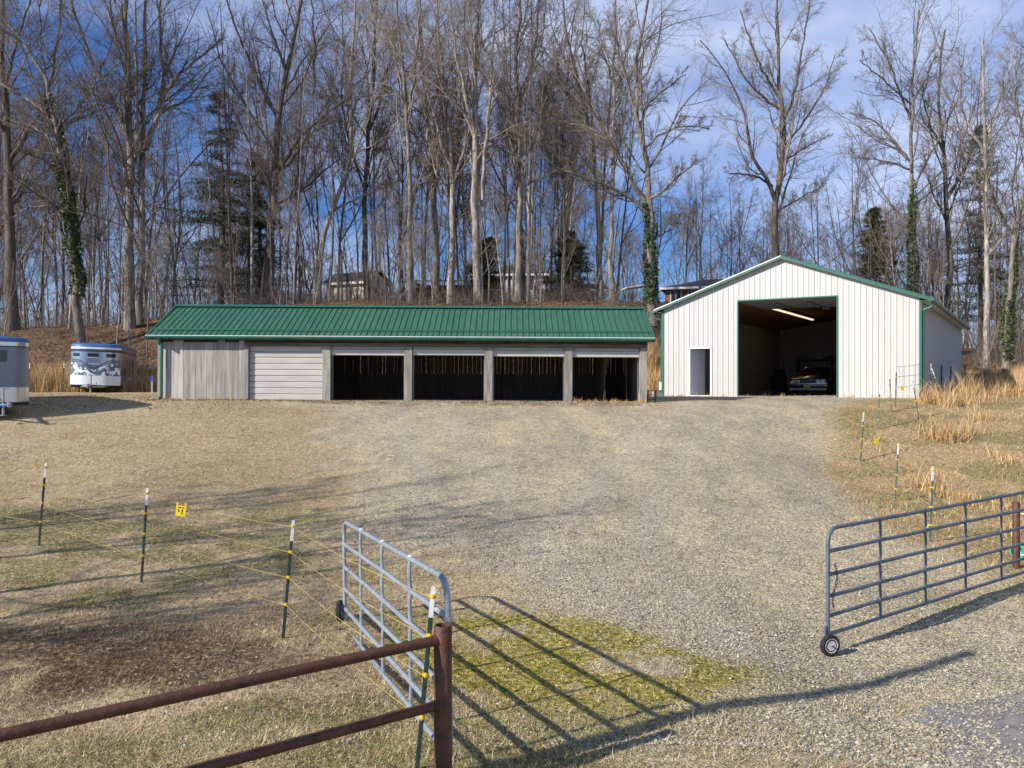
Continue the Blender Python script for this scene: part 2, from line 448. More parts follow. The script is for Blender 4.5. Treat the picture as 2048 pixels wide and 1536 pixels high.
gx = axis(-12, 14, 0.13, -420, 420)
gy = axis(5, 36, 0.13, -60, 700, 1.07)
XX, YY = np.meshgrid(gx, gy)
ZZ = terrain(XX, YY)
gV = np.stack([XX, YY, ZZ], -1).reshape(-1, 3)
nx, ny = len(gx), len(gy)
ii = np.arange(nx * ny).reshape(ny, nx)
gQ = np.stack([ii[:-1, :-1], ii[:-1, 1:], ii[1:, 1:], ii[1:, :-1]], -1).reshape(-1, 4)
g_, mo_, gn_, di_, le_ = masks(XX, YY)
gA = {'track': np.clip(tracks(XX, YY), 0, 1), 'gold': sstep(6.3, 8.6, XX + 1.4 * (fbm(XX * .8, YY * .8, 44) - .5)) * sstep(12.5, 14.5, YY) * (1 - sstep(60, 70, YY)) * (1 - g_), 'gravel': g_, 'moss': mo_, 'green': gn_, 'dirt_shade': di_, 'leaf': le_}

def ground_material():
    m, n, l, b = nodes_of('mixed_ground')
    b.inputs['Roughness'].default_value = 0.95
    b.inputs['Specular IOR Level'].default_value = 0.15
    geo = n.new('ShaderNodeNewGeometry')
    pos = geo.outputs['Position']
    def noise(scale, detail=4, rough=0.6, vec=pos):
        k = n.new('ShaderNodeTexNoise'); k.inputs['Scale'].default_value = scale; k.inputs['Detail'].default_value = detail; k.inputs['Roughness'].default_value = rough
        l.new(vec, k.inputs['Vector']); return k.outputs['Fac']
    def ramp(fac, stops):
        r = n.new('ShaderNodeValToRGB'); e = r.color_ramp.elements
        while len(e) < len(stops): e.new(0.5)
        for i, (p, c) in enumerate(stops): e[i].position = p; e[i].color = (*c, 1)
        l.new(fac, r.inputs['Fac']); return r.outputs['Color']
    def mix(f, a, b_, mode='MIX'):
        k = n.new('ShaderNodeMixRGB'); k.blend_type = mode
        if isinstance(f, float): k.inputs['Fac'].default_value = f
        else: l.new(f, k.inputs['Fac'])
        l.new(a, k.inputs['Color1']); l.new(b_, k.inputs['Color2']); return k.outputs['Color']
    def attr(nm):
        a = n.new('ShaderNodeAttribute'); a.attribute_name = nm; return a.outputs['Fac']
    def sharpen(a, nzv, w=0.22, amt=0.7):
        # mask pushed by noise, then steepened: ragged borders
        k = n.new('ShaderNodeMath'); k.operation = 'MULTIPLY_ADD'; l.new(nzv, k.inputs[0]); k.inputs[1].default_value = amt; l.new(a, k.inputs[2])
        r = n.new('ShaderNodeMapRange'); r.inputs['From Min'].default_value = 0.5 + amt / 2 - w; r.inputs['From Max'].default_value = 0.5 + amt / 2 + w
        l.new(k.outputs[0], r.inputs['Value']); return r.outputs['Result']
    n_fine = noise(60, 1); n_mid = noise(7, 4, 0.78); n_low = noise(0.9, 3, 0.65); n_bl = noise(17, 3, 0.75)
    vst = n.new('ShaderNodeMapping'); vst.inputs['Scale'].default_value = (30, 90, 60); vst.inputs['Rotation'].default_value = (0, 0, 0.5); l.new(pos, vst.inputs['Vector'])
    n_straw = noise(1.0, 2, 0.6, vst.outputs['Vector'])
    # dead grass
    straw = ramp(n_straw, [(0.32, (0.14, 0.10, 0.05)), (0.5, (0.50, 0.39, 0.22)), (0.68, (0.80, 0.67, 0.43))])
    straw2 = ramp(n_mid, [(0.36, (0.17, 0.125, 0.06)), (0.64, (0.74, 0.60, 0.36))])
    c = mix(0.5, straw, straw2)
    c = mix(0.22, c, ramp(n_low, [(0.35, (0.34, 0.235, 0.13)), (0.65, (0.60, 0.50, 0.32))]))
    # golden broom-sedge thatch on the right slope
    gof = n.new('ShaderNodeMath'); gof.operation = 'MULTIPLY'; gof.inputs[1].default_value = 0.55; l.new(attr('gold'), gof.inputs[0])
    c = mix(gof.outputs[0], c, ramp(n_bl, [(0.3, (0.20, 0.115, 0.045)), (0.5, (0.46, 0.31, 0.14)), (0.72, (0.70, 0.53, 0.29))]))
    # green grass
    grn_f = ramp(n_straw, [(0.36, (1, 1, 1)), (0.60, (0.25, 0.25, 0.25))])
    grn = ramp(n_bl, [(0.32, (0.045, 0.058, 0.014)), (0.55, (0.16, 0.175, 0.04)), (0.72, (0.34, 0.30, 0.13))])
    gmul = n.new('ShaderNodeMath'); gmul.operation = 'MULTIPLY'; l.new(sharpen(attr('green'), n_mid, 0.55, 1.5), gmul.inputs[0]); l.new(grn_f, gmul.inputs[1])
    c = mix(gmul.outputs[0], c, grn)
    # dark dirt with thatch, tree shade painted into the same patch
    drt = ramp(n_bl, [(0.32, (0.045, 0.029, 0.018)), (0.52, (0.13, 0.086, 0.053)), (0.70, (0.40, 0.30, 0.18))])
    c = mix(sharpen(attr('dirt_shade'), n_mid, 0.7, 1.6), c, drt)
    # gravel
    vo = n.new('ShaderNodeTexVoronoi'); vo.inputs['Scale'].default_value = 30; l.new(pos, vo.inputs['Vector'])
    sep = n.new('ShaderNodeSeparateColor'); l.new(vo.outputs['Color'], sep.inputs['Color'])
    vo2 = n.new('ShaderNodeTexVoronoi'); vo2.inputs['Scale'].default_value = 13; l.new(pos, vo2.inputs['Vector'])
    sep2 = n.new('ShaderNodeSeparateColor'); l.new(vo2.outputs['Color'], sep2.inputs['Color'])
    st = [(0.0, (0.11, 0.105, 0.085)), (0.3, (0.27, 0.245, 0.16)), (0.6, (0.49, 0.43, 0.27)), (0.85, (0.72, 0.63, 0.42)), (1.0, (0.86, 0.79, 0.58))]
    gv = mix(0.35, ramp(sep.outputs['Red'], st), ramp(sep2.outputs['Green'], st))
    gv = mix(0.25, gv, ramp(n_mid, [(0.36, (0.14, 0.13, 0.10)), (0.64, (0.56, 0.48, 0.33))]))
    edge = ramp(vo.outputs['Distance'], [(0.0, (1, 1, 0.96)), (0.6, (1, 0.99, 0.94)), (0.9, (0.55, 0.51, 0.44))])
    gv = mix(1.0, gv, edge, 'MULTIPLY')
    gv = mix(0.35, gv, ramp(n_low, [(0.36, (0.30, 0.285, 0.22)), (0.64, (0.64, 0.55, 0.36))]))
    nst = n.new('ShaderNodeMapping'); nst.inputs['Scale'].default_value = (0.9, 0.32, 1); nst.inputs['Rotation'].default_value = (0, 0, 0.15); l.new(pos, nst.inputs['Vector'])
    gv = mix(0.30, gv, ramp(noise(1.0, 4, 0.7, nst.outputs['Vector']), [(0.38, (0.25, 0.24, 0.19)), (0.5, (0.48, 0.42, 0.28)), (0.64, (0.74, 0.61, 0.38))]))
    tr_f = n.new('ShaderNodeMath'); tr_f.operation = 'MULTIPLY'; tr_f.inputs[1].default_value = 0.5; l.new(attr('track'), tr_f.inputs[0])
    gv = mix(tr_f.outputs[0], gv, ramp(n_bl, [(0.3, (0.34, 0.315, 0.26)), (0.7, (0.58, 0.53, 0.42))]))
    gm = sharpen(attr('gravel'), n_bl, 0.35, 1.3)
    c = mix(gm, c, gv)
    # moss
    ms = ramp(n_bl, [(0.32, (0.10, 0.092, 0.012)), (0.55, (0.29, 0.25, 0.03)), (0.72, (0.46, 0.39, 0.14))])
    mmul = n.new('ShaderNodeMath'); mmul.operation = 'MULTIPLY'; l.new(sharpen(attr('moss'), n_mid, 0.5, 1.6), mmul.inputs[0]); l.new(ramp(n_bl, [(0.48, (1, 1, 1)), (0.72, (0.45, 0.45, 0.45))]), mmul.inputs[1])
    c = mix(mmul.outputs[0], c, ms)
    # leaf litter on the wooded bank
    vl = n.new('ShaderNodeTexVoronoi'); vl.inputs['Scale'].default_value = 9; l.new(pos, vl.inputs['Vector'])
    sl_ = n.new('ShaderNodeSeparateColor'); l.new(vl.outputs['Color'], sl_.inputs['Color'])
    lf = ramp(sl_.outputs['Red'], [(0.0, (0.05, 0.034, 0.024)), (0.45, (0.14, 0.085, 0.05)), (0.8, (0.25, 0.145, 0.08)), (1.0, (0.36, 0.24, 0.15))])
    lf = mix(0.4, lf, ramp(n_low, [(0.35, (0.07, 0.055, 0.038)), (0.65, (0.20, 0.125, 0.07))]))
    c = mix(sharpen(attr('leaf'), n_mid, 0.3, 0.6), c, lf)
    # broken thatch, gaps and clods: strong small-scale colour variation
    c = mix(1.0, c, ramp(n_bl, [(0.33, (0.60, 0.58, 0.53)), (0.5, (1.12, 1.10, 1.19)), (0.68, (1.42, 1.39, 1.46))]), 'MULTIPLY')
    c = mix(1.0, c, ramp(n_mid, [(0.36, (0.74, 0.72, 0.68)), (0.64, (1.16, 1.15, 1.12))]), 'MULTIPLY')
    l.new(c, b.inputs['Base Color'])
    h = n.new('ShaderNodeMath'); h.operation = 'ADD'; l.new(n_fine, h.inputs[0]); l.new(n_bl, h.inputs[1])
    h2 = n.new('ShaderNodeMath'); h2.operation = 'SUBTRACT'; l.new(h.outputs[0], h2.inputs[0])
    gd = n.new('ShaderNodeMath'); gd.operation = 'MULTIPLY'; l.new(vo.outputs['Distance'], gd.inputs[0]); l.new(gm, gd.inputs[1]); l.new(gd.outputs[0], h2.inputs[1])
    bp = n.new('ShaderNodeBump'); bp.inputs['Strength'].default_value = 0.85; bp.inputs['Distance'].default_value = 0.035
    l.new(h2.outputs[0], bp.inputs['Height']); l.new(bp.outputs['Normal'], b.inputs['Normal'])
    return m
M['ground'] = ground_material()

def sub_ground(name, sel):
    q = gQ[sel]
    used = np.unique(q)
    re = np.full(len(gV), -1, np.int64); re[used] = np.arange(len(used))
    me = np_mesh(name, gV[used], quads=re[q], attrs={k: a.ravel()[used] for k, a in gA.items()})
    return tag(link(name, me, M['ground']), kind='structure')
cx = XX[:-1, :-1].ravel(); cy = YY[:-1, :-1].ravel()
gsel = (g_[:-1, :-1].ravel() > 0.5) & (cy > 5)
hsel = (cy > 40.2) & ~gsel
sub_ground('gravel_drive', gsel)
sub_ground('wooded_hillside', hsel)
sub_ground('ground', ~gsel & ~hsel)

# asphalt road at the lower right, 1.5 cm above the verge
def in_poly(X, Y, poly):
    ins = np.zeros(X.shape, bool)
    j = len(poly) - 1
    for i in range(len(poly)):
        xi, yi = poly[i]; xj, yj = poly[j]
        c_ = ((yi > Y) != (yj > Y)) & (X < (xj - xi) * (Y - yi) / (yj - yi + 1e-12) + xi)
        ins ^= c_; j = i
    return ins
rx = np.r_[np.arange(2.8, 6.6, 0.045), np.arange(6.6, 14, 0.2)]; ry = np.r_[np.arange(3.0, 6.2, .2), np.arange(6.2, 10.4, 0.045), np.arange(10.4, 12.5, .2)]
RX, RY = np.meshgrid(rx, ry)
wx = RX + 0.9 * (fbm(RX * 2.2, RY * 2.2, 61, 5) - 0.5) + .12 * (vn(RX * 14, RY * 14, 62) - .5); wy = RY + 0.9 * (fbm(RX * 2.2, RY * 2.2, 67, 5) - 0.5) + .12 * (vn(RX * 14, RY * 14, 68) - .5)
rp_poly = [(3.75, 7.75), (4.1, 8.55), (5.3, 9.0), (9, 10.0), (13.9, 11.4), (13.9, 3.1), (4.6, 3.1), (3.95, 6.9)]
ins = in_poly(wx, wy, rp_poly)
ri = np.arange(RX.size).reshape(RX.shape)
rq = np.stack([ri[:-1, :-1], ri[:-1, 1:], ri[1:, 1:], ri[1:, :-1]], -1).reshape(-1, 4)[ins[:-1, :-1].ravel()]
us = np.unique(rq); re_ = np.full(RX.size, -1); re_[us] = np.arange(len(us))
RZ = terrain(RX, RY) + 0.008
M['asphalt'] = mat('worn_grey_asphalt', (0.26, 0.245, 0.225), (0.17, 0.16, 0.148), 5, 0.9, bump=0.4, bscale=90, detail=8)
tag(link('road', np_mesh('road', np.stack([RX, RY, RZ], -1).reshape(-1, 3)[us], quads=re_[rq]), M['asphalt']), kind='structure')

# ------------------------------------------------------------------ long barn
KB = BY / F
def bx(px): return (px - 1024) * KB + 4.0
def bz(py): return (768 - py) * KB + 3.0 - BZ
barn = thing('long_barn', 'long low open-bay barn of grey boards under a green metal roof', 'barn', (-4.0, BY, BZ), (0, rad(0.315), 0))
EY, EZ, RY_, RZ_ = -0.32, 2.27, 2.36, 3.54
REAR = 4.75
x0r, x1r = bx(300), bx(1306)
# roof: deck plus profiled steel sheets
mb = MB()
mb.prism([(EY + .02, EZ - .06), (RY_, RZ_ - .06), (2 * RY_ - EY - .02, EZ - .06), (2 * RY_ - EY - .02, EZ - .1), (RY_, RZ_ - .1), (EY + .02, EZ - .1)], 'x', x0r + .05, x1r - .05)
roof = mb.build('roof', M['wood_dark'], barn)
npan = 21
pw = (x1r - x0r) / npan
def roof_sheet(sign):
    prof = []
    for k in range(4):
        u = pw * k / 4
        prof += [(u, .0), (u + .012, .03), (u + .036, .03), (u + .05, .0), (u + pw / 8 + .02, 0.0), (u + pw / 8 + .028, .005), (u + pw / 8 + .04, .0)]
    prof.append((pw - .002, 0.0))
    sl_l = math.hypot(RY_ - EY, RZ_ - EZ); ny_, nz_ = -(RZ_ - EZ) / sl_l, (RY_ - EY) / sl_l
    v = []
    for (yy, zz) in ((EY, EZ), (RY_, RZ_)):
        for (u, h) in prof: v.append((u, yy + ny_ * (h - .04), zz + nz_ * (h - .04)))
        for (u, h) in prof[::-1]: v.append((u, yy + ny_ * (-.05), zz + nz_ * (-.05)))
    n = len(prof) * 2
    mb = MB(); mb.add(v, [(i, (i + 1) % n, n + (i + 1) % n, n + i) for i in range(n)])
    return mb
first = None
for i in range(npan):
    if first is None:
        first = roof_sheet(1).build('roof_panel', M['green_roof'], roof)
        first.location = (x0r, 0, 0)
    else:
        c = first.copy(); col.objects.link(c); c.parent = roof; c.location = (x0r + i * pw, 0, random.uniform(-.002, .002))
mb = MB(); mb.hexa([(x0r, RY_ + .01, RZ_ - .03), (x1r, RY_ + .01, RZ_ - .03), (x1r, 2 * RY_ - EY, EZ - .03), (x0r, 2 * RY_ - EY, EZ - .03),
                    (x0r, RY_ + .01, RZ_), (x1r, RY_ + .01, RZ_), (x1r, 2 * RY_ - EY, EZ), (x0r, 2 * RY_ - EY, EZ)])
mb.build('rear_roof_sheet', M['green_roof'], roof)
mb = MB(); mb.prism([(RY_ - .16, RZ_ - .045), (RY_, RZ_ + .045), (RY_ + .16, RZ_ - .045), (RY_, RZ_ + .015)], 'x', x0r - .02, x1r + .02)
mb.build('ridge_cap', M['green_trim'], roof)
mb = MB(); yq = EY + .42; zq = EZ + .42 * (RZ_ - EZ) / (RY_ - EY) + .025
mb.box(x0r + .1, x1r - .1, yq - .02, yq + .02, zq - .02, zq + .03); mb.build('snow_rail', M['green_trim'], roof)
for xe, s_ in ((x0r, -1), (x1r, 1)):
    mb = MB(); a, b_ = (xe - .03, xe + .03)
    mb.prism([(EY - .01, EZ - .13), (EY - .01, EZ - .01), (RY_, RZ_ + .02), (2 * RY_ - EY + .01, EZ - .01), (2 * RY_ - EY + .01, EZ - .13), (RY_, RZ_ - .1)], 'x', a, b_)
    mb.build('rake_trim', M['green_trim'], roof)
mb = MB(); gp = [(EY - .11, EZ - .03), (EY - .11, EZ - .09), (EY - .06, EZ - .15), (EY + .0, EZ - .15), (EY + .0, EZ - .11), (EY - .05, EZ - .12), (EY - .09, EZ - .08), (EY - .09, EZ - .03)]
mb.prism(gp, 'x', x0r - .02, x1r + .02); mb.build('gutter', M['green_trim'], barn)
mb = MB(); mb.box(x0r, x1r, EY - .118, EY - .112, EZ - .035, EZ - .015); mb.build('gutter_highlight', M['white'], barn)  # white strip paints the highlight along the gutter lip
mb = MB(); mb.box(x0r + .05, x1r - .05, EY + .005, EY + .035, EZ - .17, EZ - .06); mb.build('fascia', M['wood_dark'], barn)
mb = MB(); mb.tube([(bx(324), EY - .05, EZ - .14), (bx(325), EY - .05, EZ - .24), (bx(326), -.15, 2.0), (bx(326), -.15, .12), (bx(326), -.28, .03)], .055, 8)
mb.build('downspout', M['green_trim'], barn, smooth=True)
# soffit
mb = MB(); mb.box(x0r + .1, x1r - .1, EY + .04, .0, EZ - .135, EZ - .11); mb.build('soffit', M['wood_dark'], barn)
# posts
post_px = [(316, 322), (489, 497), (645, 661), (808, 824), (969, 985), (1129, 1144), (1279, 1293)]
HT = 1.90
for a, b_ in post_px:
    mb = MB(); mb.box(bx(a), bx(b_), -.06, .16, -.25, HT if a != 316 else 2.11); mb.build('post', M['wood_post'], barn, bevel=.008)
# header: two rows of boards
hx = np.linspace(bx(489), bx(1294), 8)
for a, b_ in zip(hx[:-1], hx[1:]):
    mb = MB(); mb.box(a + .003, b_ - .003, -.065, -.02, HT + .002, HT + .125); mb.build('header_board', M['header'], barn)
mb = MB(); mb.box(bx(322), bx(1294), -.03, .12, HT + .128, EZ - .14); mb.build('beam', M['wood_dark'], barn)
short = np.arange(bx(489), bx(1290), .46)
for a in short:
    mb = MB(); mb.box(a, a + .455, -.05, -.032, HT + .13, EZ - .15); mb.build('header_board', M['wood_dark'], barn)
# plank wall on the left
px_ = bx(323); r2 = random.Random(3)
while px_ < bx(487):
    w = r2.uniform(.17, .265); w = min(w, bx(489) - px_)
    mb = MB(); mb.box(px_ + .004, px_ + w - .004, -.02 - r2.uniform(0, .012), .01, -.2 + r2.uniform(0, .02), 2.10); mb.build('plank', M['wood_grey'], barn)
    px_ += w
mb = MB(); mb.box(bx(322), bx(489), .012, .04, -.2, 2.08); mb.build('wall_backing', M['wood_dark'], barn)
# gable end walls and rear wall of separate planks with gaps in the upper half
r2 = random.Random(5)
for xe, sgn in ((bx(318), 1), (bx(1288), -1)):
    y = 0.17
    while y < REAR - .1:
        w = r2.uniform(.17, .25); w = min(w, REAR - y)
        zt = EZ - .2 + (y + .32 if y < RY_ else 2 * RY_ + .32 - y) * (RZ_ - EZ) / (RY_ - EY)
        mb = MB(); mb.box(xe - .012, xe + .012, y + .003, y + w - .004, -.2, zt - .02); mb.build('plank', M['wood_grey'], barn)
        y += w
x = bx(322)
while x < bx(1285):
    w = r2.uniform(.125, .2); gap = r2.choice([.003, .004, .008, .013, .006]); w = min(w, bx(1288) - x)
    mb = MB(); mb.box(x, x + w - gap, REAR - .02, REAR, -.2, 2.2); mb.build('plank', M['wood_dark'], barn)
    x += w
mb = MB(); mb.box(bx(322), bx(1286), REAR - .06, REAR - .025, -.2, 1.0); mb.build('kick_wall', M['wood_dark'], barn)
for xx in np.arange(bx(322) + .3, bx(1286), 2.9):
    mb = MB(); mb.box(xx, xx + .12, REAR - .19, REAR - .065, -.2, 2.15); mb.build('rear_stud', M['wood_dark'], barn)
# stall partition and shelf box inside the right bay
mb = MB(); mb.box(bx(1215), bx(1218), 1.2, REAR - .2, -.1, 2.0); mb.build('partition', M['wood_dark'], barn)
mb = MB(); mb.box(bx(1226), bx(1243), 4.25, 4.5, 1.30, 1.75); mb.build('wall_box', M['cream'], barn)
# overhead doors
DOORS = [(497, 645, 0), (661, 808, 1), (824, 969, 1), (985, 1129, 1), (1144, 1279, 1)]
for a, b_, op in DOORS:
    e = bpy.data.objects.new('overhead_door', None); col.objects.link(e); e.parent = barn
    xa, xb = bx(a) + .012, bx(b_) - .012
    if not op:
        nb = 9; hgt = (HT + .05) / nb
        for k in range(nb):
            z = -.02 + k * hgt
            mb = MB(); mb.prism([(.10, z), (.085, z + .01), (.07, z + .028), (.07, z + hgt - .028), (.085, z + hgt - .008), (.10, z + hgt - .002), (.12, z + hgt - .002), (.12, z)], 'x', xa, xb)
            mb.build('door_section', M['door_panel'], e)
    else:
        dz = [0, .0, .02, -.01, -.02][DOORS.index((a, b_, op))]
        z = HT - .31 + dz
        mb = MB(); mb.prism([(.085, z), (.06, z + .01), (.05, z + .03), (.05, z + .20), (.065, z + .215), (.085, z + .22), (.11, z + .22), (.11, z)], 'x', xa, xb)
        mb.build('door_section', M['door_panel'], e)
        mb = MB(); mb.prism([(.085, z + .224), (.06, z + .235), (.08, z + .32), (.20, z + .40), (.22, z + .38), (.12, z + .31), (.105, z + .224)], 'x', xa, xb)
        mb.build('door_section', M['door_panel'], e)
        for k in range(3):
            mb = MB(); mb.box(xa, xb, .34 + k * .6, .93 + k * .6, HT + .10, HT + .135); mb.build('door_section', M['door_panel'], e)
        mb = MB()
        for xx in (xa - .004, xb - .026):
            mb.box(xx, xx + .03, .24, .27, -.05, HT + .05); mb.box(xx, xx + .03, .27, 2.3, HT + .04, HT + .07)
        mb.build('door_track', M['steel'], e)
mb = MB(); mb.lathe([(.055, 0), (.065, .02), (.065, .10), (.05, .14), (.02, .16)], 10, 'z', (bx(362), RY_ + .35, RZ_ - .14)); mb.box(bx(362) - .015, bx(362) + .015, RY_ + .33, RY_ + .37, EZ, RZ_ - .12)
mb.build('vent_pipe', M['white'], barn, smooth=True)

# ------------------------------------------------------------------ metal garage
gar = thing('metal_garage', 'tall off-white ribbed metal garage with green trim and open overhead door', 'garage', (GX, GY, GZ), (0, 0, -TH))
EH, RH = 3.95, 5.87
def top_at(s): return EH + (RH - EH) * (1 - abs(s - GW / 2) / (GW / 2))
DO0, DO1, DOH = 3.476, 7.53, 4.10
MD0, MD1, MDH = 1.246, 2.30, 2.16
segs = [(0.0, MD0, 0, None), (MD0, MD1, MDH, None), (MD1, DO0, 0, None), (DO0, DO1, DOH, None), (DO1, GW, 0, None)]
edges = []
for a, b_, zb, _ in segs:
    n = max(1, round((b_ - a) / .229))
    e_ = np.linspace(a, b_, n + 1)
    edges += [(e_[i], e_[i + 1], zb) for i in range(n)]
for a, b_, zb in edges:
    plan = [(a, 0), (a + .005, -.024), (a + .020, -.024), (a + .025, 0), (a + .12, 0), (a + .124, -.004), (a + .132, -.004), (a + .136, 0), (b_ - .0005, 0)]
    plan += [(b_ - .0005, .012), (a, .012)]
    if a < GW / 2 < b_: plan.insert(8 if GW / 2 > a + .136 else 4, (GW / 2, 0))
    n = len(plan); z0 = -.03 if zb == 0 else zb
    v = [(x, y, z0) for x, y in plan] + [(x, y, top_at(x) - .03) for x, y in plan]
    mb = MB(); mb.add(v, [tuple(range(n))[::-1], tuple(range(n, 2 * n))] + [(i, (i + 1) % n, n + (i + 1) % n, n + i) for i in range(n)])
    mb.build('wall_panel', M['beige_steel'], gar)
# side and rear walls
def ribbed_side(x, out, name):
    mb = MB(); y = .02; prof = []
    while y < GL - .1:
        prof += [(y, 0), (y + .006, .022), (y + .024, .022), (y + .03, 0)]; y += .229
    prof.append((GL, 0))
    pl = [(x + out * h, yy) for yy, h in prof] + [(x - out * .02, GL), (x - out * .02, .02)]
    mb.prism(pl, 'z', -.05, EH - .04)
    return mb.build(name, M['beige_steel'], gar)
ribbed_side(GW - .001, 1, 'side_wall'); ribbed_side(.001, -1, 'side_wall')
mb = MB(); mb.prism([(0.03, -.05), (GW - .03, -.05), (GW - .03, EH - .03), (GW / 2, RH - .03), (.03, EH - .03)], 'y', GL - .02, GL); mb.build('rear_wall', M['beige_steel'], gar)
# slab, liner, ceiling
mb = MB(); mb.box(.03, GW - .03, .02, GL - .03, -.2, 0.0); mb.build('floor_slab', M['concrete'], gar)
mb = MB(); mb.box(.10, .13, .06, GL - .12, 0, EH); mb.build('liner_wall', M['inner_wall'], gar)
mb = MB(); mb.box(GW - .13, GW - .10, .06, GL - .12, 0, EH); mb.build('liner_wall', M['inner_wall'], gar)
mb = MB(); mb.prism([(.13, 0), (GW - .13, 0), (GW - .13, EH - .08), (GW / 2, RH - .12), (.13, EH - .08)], 'y', GL - .14, GL - .10); mb.build('liner_wall', M['inner_wall'], gar)
def liner(a, b_, z0, name='liner_wall'):
    zt = lambda x: top_at(x) - .12
    pts = [(a, z0), (b_, z0), (b_, zt(b_))] + ([(GW / 2, zt(GW / 2))] if a < GW / 2 < b_ else []) + [(a, zt(a))]
    MB().prism(pts, 'y', .04, .07).build(name, M['inner_wall'], gar)
liner(.13, MD0 - .02, 0); liner(MD0 - .02, MD1 + .02, MDH + .02); liner(MD1 + .02, DO0 - .12, 0); liner(DO0 - .12, DO1 + .12, DOH + .14); liner(DO1 + .12, GW - .13, 0)
CS = 0.17
for k in range(17):
    ya, yb = .08 + k * 1.19, .08 + (k + 1) * 1.19 - .006
    for (xa, xb, za, zb) in ((.13, GW / 2, EH + .02, EH + .02 + CS * GW / 2), (GW / 2, GW - .13, EH + .02 + CS * GW / 2, EH + .02)):
        mb = MB(); mb.hexa([(xa, ya, za), (xb, ya, zb), (xb, yb, zb), (xa, yb, za), (xa, ya, za + .015), (xb, ya, zb + .015), (xb, yb, zb + .015), (xa, yb, za + .015)])
        mb.build('plywood_sheet', M['plywood'], gar)
# roof
OV = .34
pit = (RH - EH) / (GW / 2)
for sgn in (-1, 1):
    xe = -OV if sgn < 0 else GW + OV
    ze = EH - OV * pit
    mb = MB(); a = (xe, ze); b_ = (GW / 2, RH)
    mb.hexa([(a[0], -.22, a[1]), (b_[0], -.22, b_[1]), (b_[0], GL + .22, b_[1]), (a[0], GL + .22, a[1]),
             (a[0], -.22, a[1] + .05), (b_[0], -.22, b_[1] + .05), (b_[0], GL + .22, b_[1] + .05), (a[0], GL + .22, a[1] + .05)])
    rf = mb.build('roof', M['green_roof'], gar)
    mb = MB(); mb.hexa([(a[0], -.245, a[1] - .075), (b_[0], -.245, b_[1] - .075), (b_[0], -.222, b_[1] - .075), (a[0], -.222, a[1] - .075),
                        (a[0], -.245, a[1] + .03), (b_[0], -.245, b_[1] + .03), (b_[0], -.222, b_[1] + .03), (a[0], -.222, a[1] + .03)])
    mb.build('rake_trim', M['green_trim'], rf)
    mb = MB(); mb.hexa([(a[0], -.262, a[1] + .015), (b_[0], -.262, b_[1] + .015), (b_[0], -.20, b_[1] + .055), (a[0], -.20, a[1] + .055),
                        (a[0], -.262, a[1] + .05), (b_[0], -.262, b_[1] + .05), (b_[0], -.20, b_[1] + .075), (a[0], -.20, a[1] + .075)])
    mb.build('rake_edge', M['white'] if sgn < 0 else M['green_trim'], rf)  # left edge white: reflection on the green trim painted in
    mb = MB(); mb.hexa([(a[0], -.215, a[1] - .03), (b_[0], -.215, b_[1] - .03), (b_[0], -.01, b_[1] - .03), (a[0], -.01, a[1] - .03),
                        (a[0], -.215, a[1] - .005), (b_[0], -.215, b_[1] - .005), (b_[0], -.01, b_[1] - .005), (a[0], -.01, a[1] - .005)])
    mb.build('rake_soffit', M['white'], rf)
    xo = xe + sgn * .002
    gp = [(xo, ze + .03), (xo + sgn * .13, ze + .03), (xo + sgn * .13, ze - .04), (xo + sgn * .09, ze - .10), (xo, ze - .10)]
    mb = MB(); mb.prism(gp, 'y', -.24, GL + .24); mb.build('gutter', M['green_trim'], gar)
    xw = 0 if sgn < 0 else GW
    mb = MB(); xd = xw + sgn * .07
    mb.tube([(xo + sgn * .06, .02, ze - .10), (xo + sgn * .06, .02, ze - .2), (xo + sgn * .02, .03, ze - .3), (xd + sgn * .06, .05, ze - .38), (xd, .06, ze - .46), (xd, .06, ze - .7), (xd, .06, .1)], .045, 8)
    mb.build('downspout', M['green_trim'], gar, smooth=True)
    mb = MB(); mb.box(min(xw, xe) + .02, max(xw, xe) - .02, .0, GL, ze - .06, ze - .035); mb.build('eave_soffit', M['white'], gar)
    # corner trims
    mb = MB(); lo, hi = (xw - .03, xw + .065) if sgn < 0 else (xw - .065, xw + .03)
    mb.box(lo, hi, -.042, -.032, -.04, EH - .05); lo2, hi2 = (xw - .034, xw - .025) if sgn < 0 else (xw + .025, xw + .034)
    mb.box(lo2, hi2, -.042, .09, -.04, EH - .05); mb.build('corner_trim', M['green_trim'], gar)
# overhead door surround, raised sections, tracks
mb = MB(); mb.box(DO0 - .05, DO0 + .0, -.044, .12, 0, DOH + .0); mb.box(DO1 - .0, DO1 + .05, -.044, .12, 0, DOH + .0); mb.box(DO0 - .05, DO1 + .05, -.0442, .12, DOH + .001, DOH + .055)
mb.build('door_surround', M['green_trim'], gar)
M['door_under'] = mat('grey_insulated_door_back', (0.36, 0.37, 0.37), (0.30, 0.31, 0.31), 2, 0.5)
od = bpy.data.objects.new('overhead_door', None); col.objects.link(od); od.parent = gar
for k in range(7):
    ya = .42 + k * .56
    mb = MB(); mb.box(DO0 + .03, DO1 - .03, ya, ya + .545, DOH - .03, DOH + .02); mb.build('door_section', M['door_under'], od)
for xx in (DO0 + .02, DO0 + 1.38, DO0 + 2.7, DO1 - .07):
    mb = MB(); mb.box(xx, xx + .05, .4, 4.4, DOH - .085, DOH - .032); mb.build('door_rail', M['steel'], od)
mb = MB(); mb.box(DO0 + 2.55, DO0 + 2.85, 4.6, 5.0, DOH - .10, DOH + .08); mb.build('door_opener', M['steel'], od, bevel=.01)
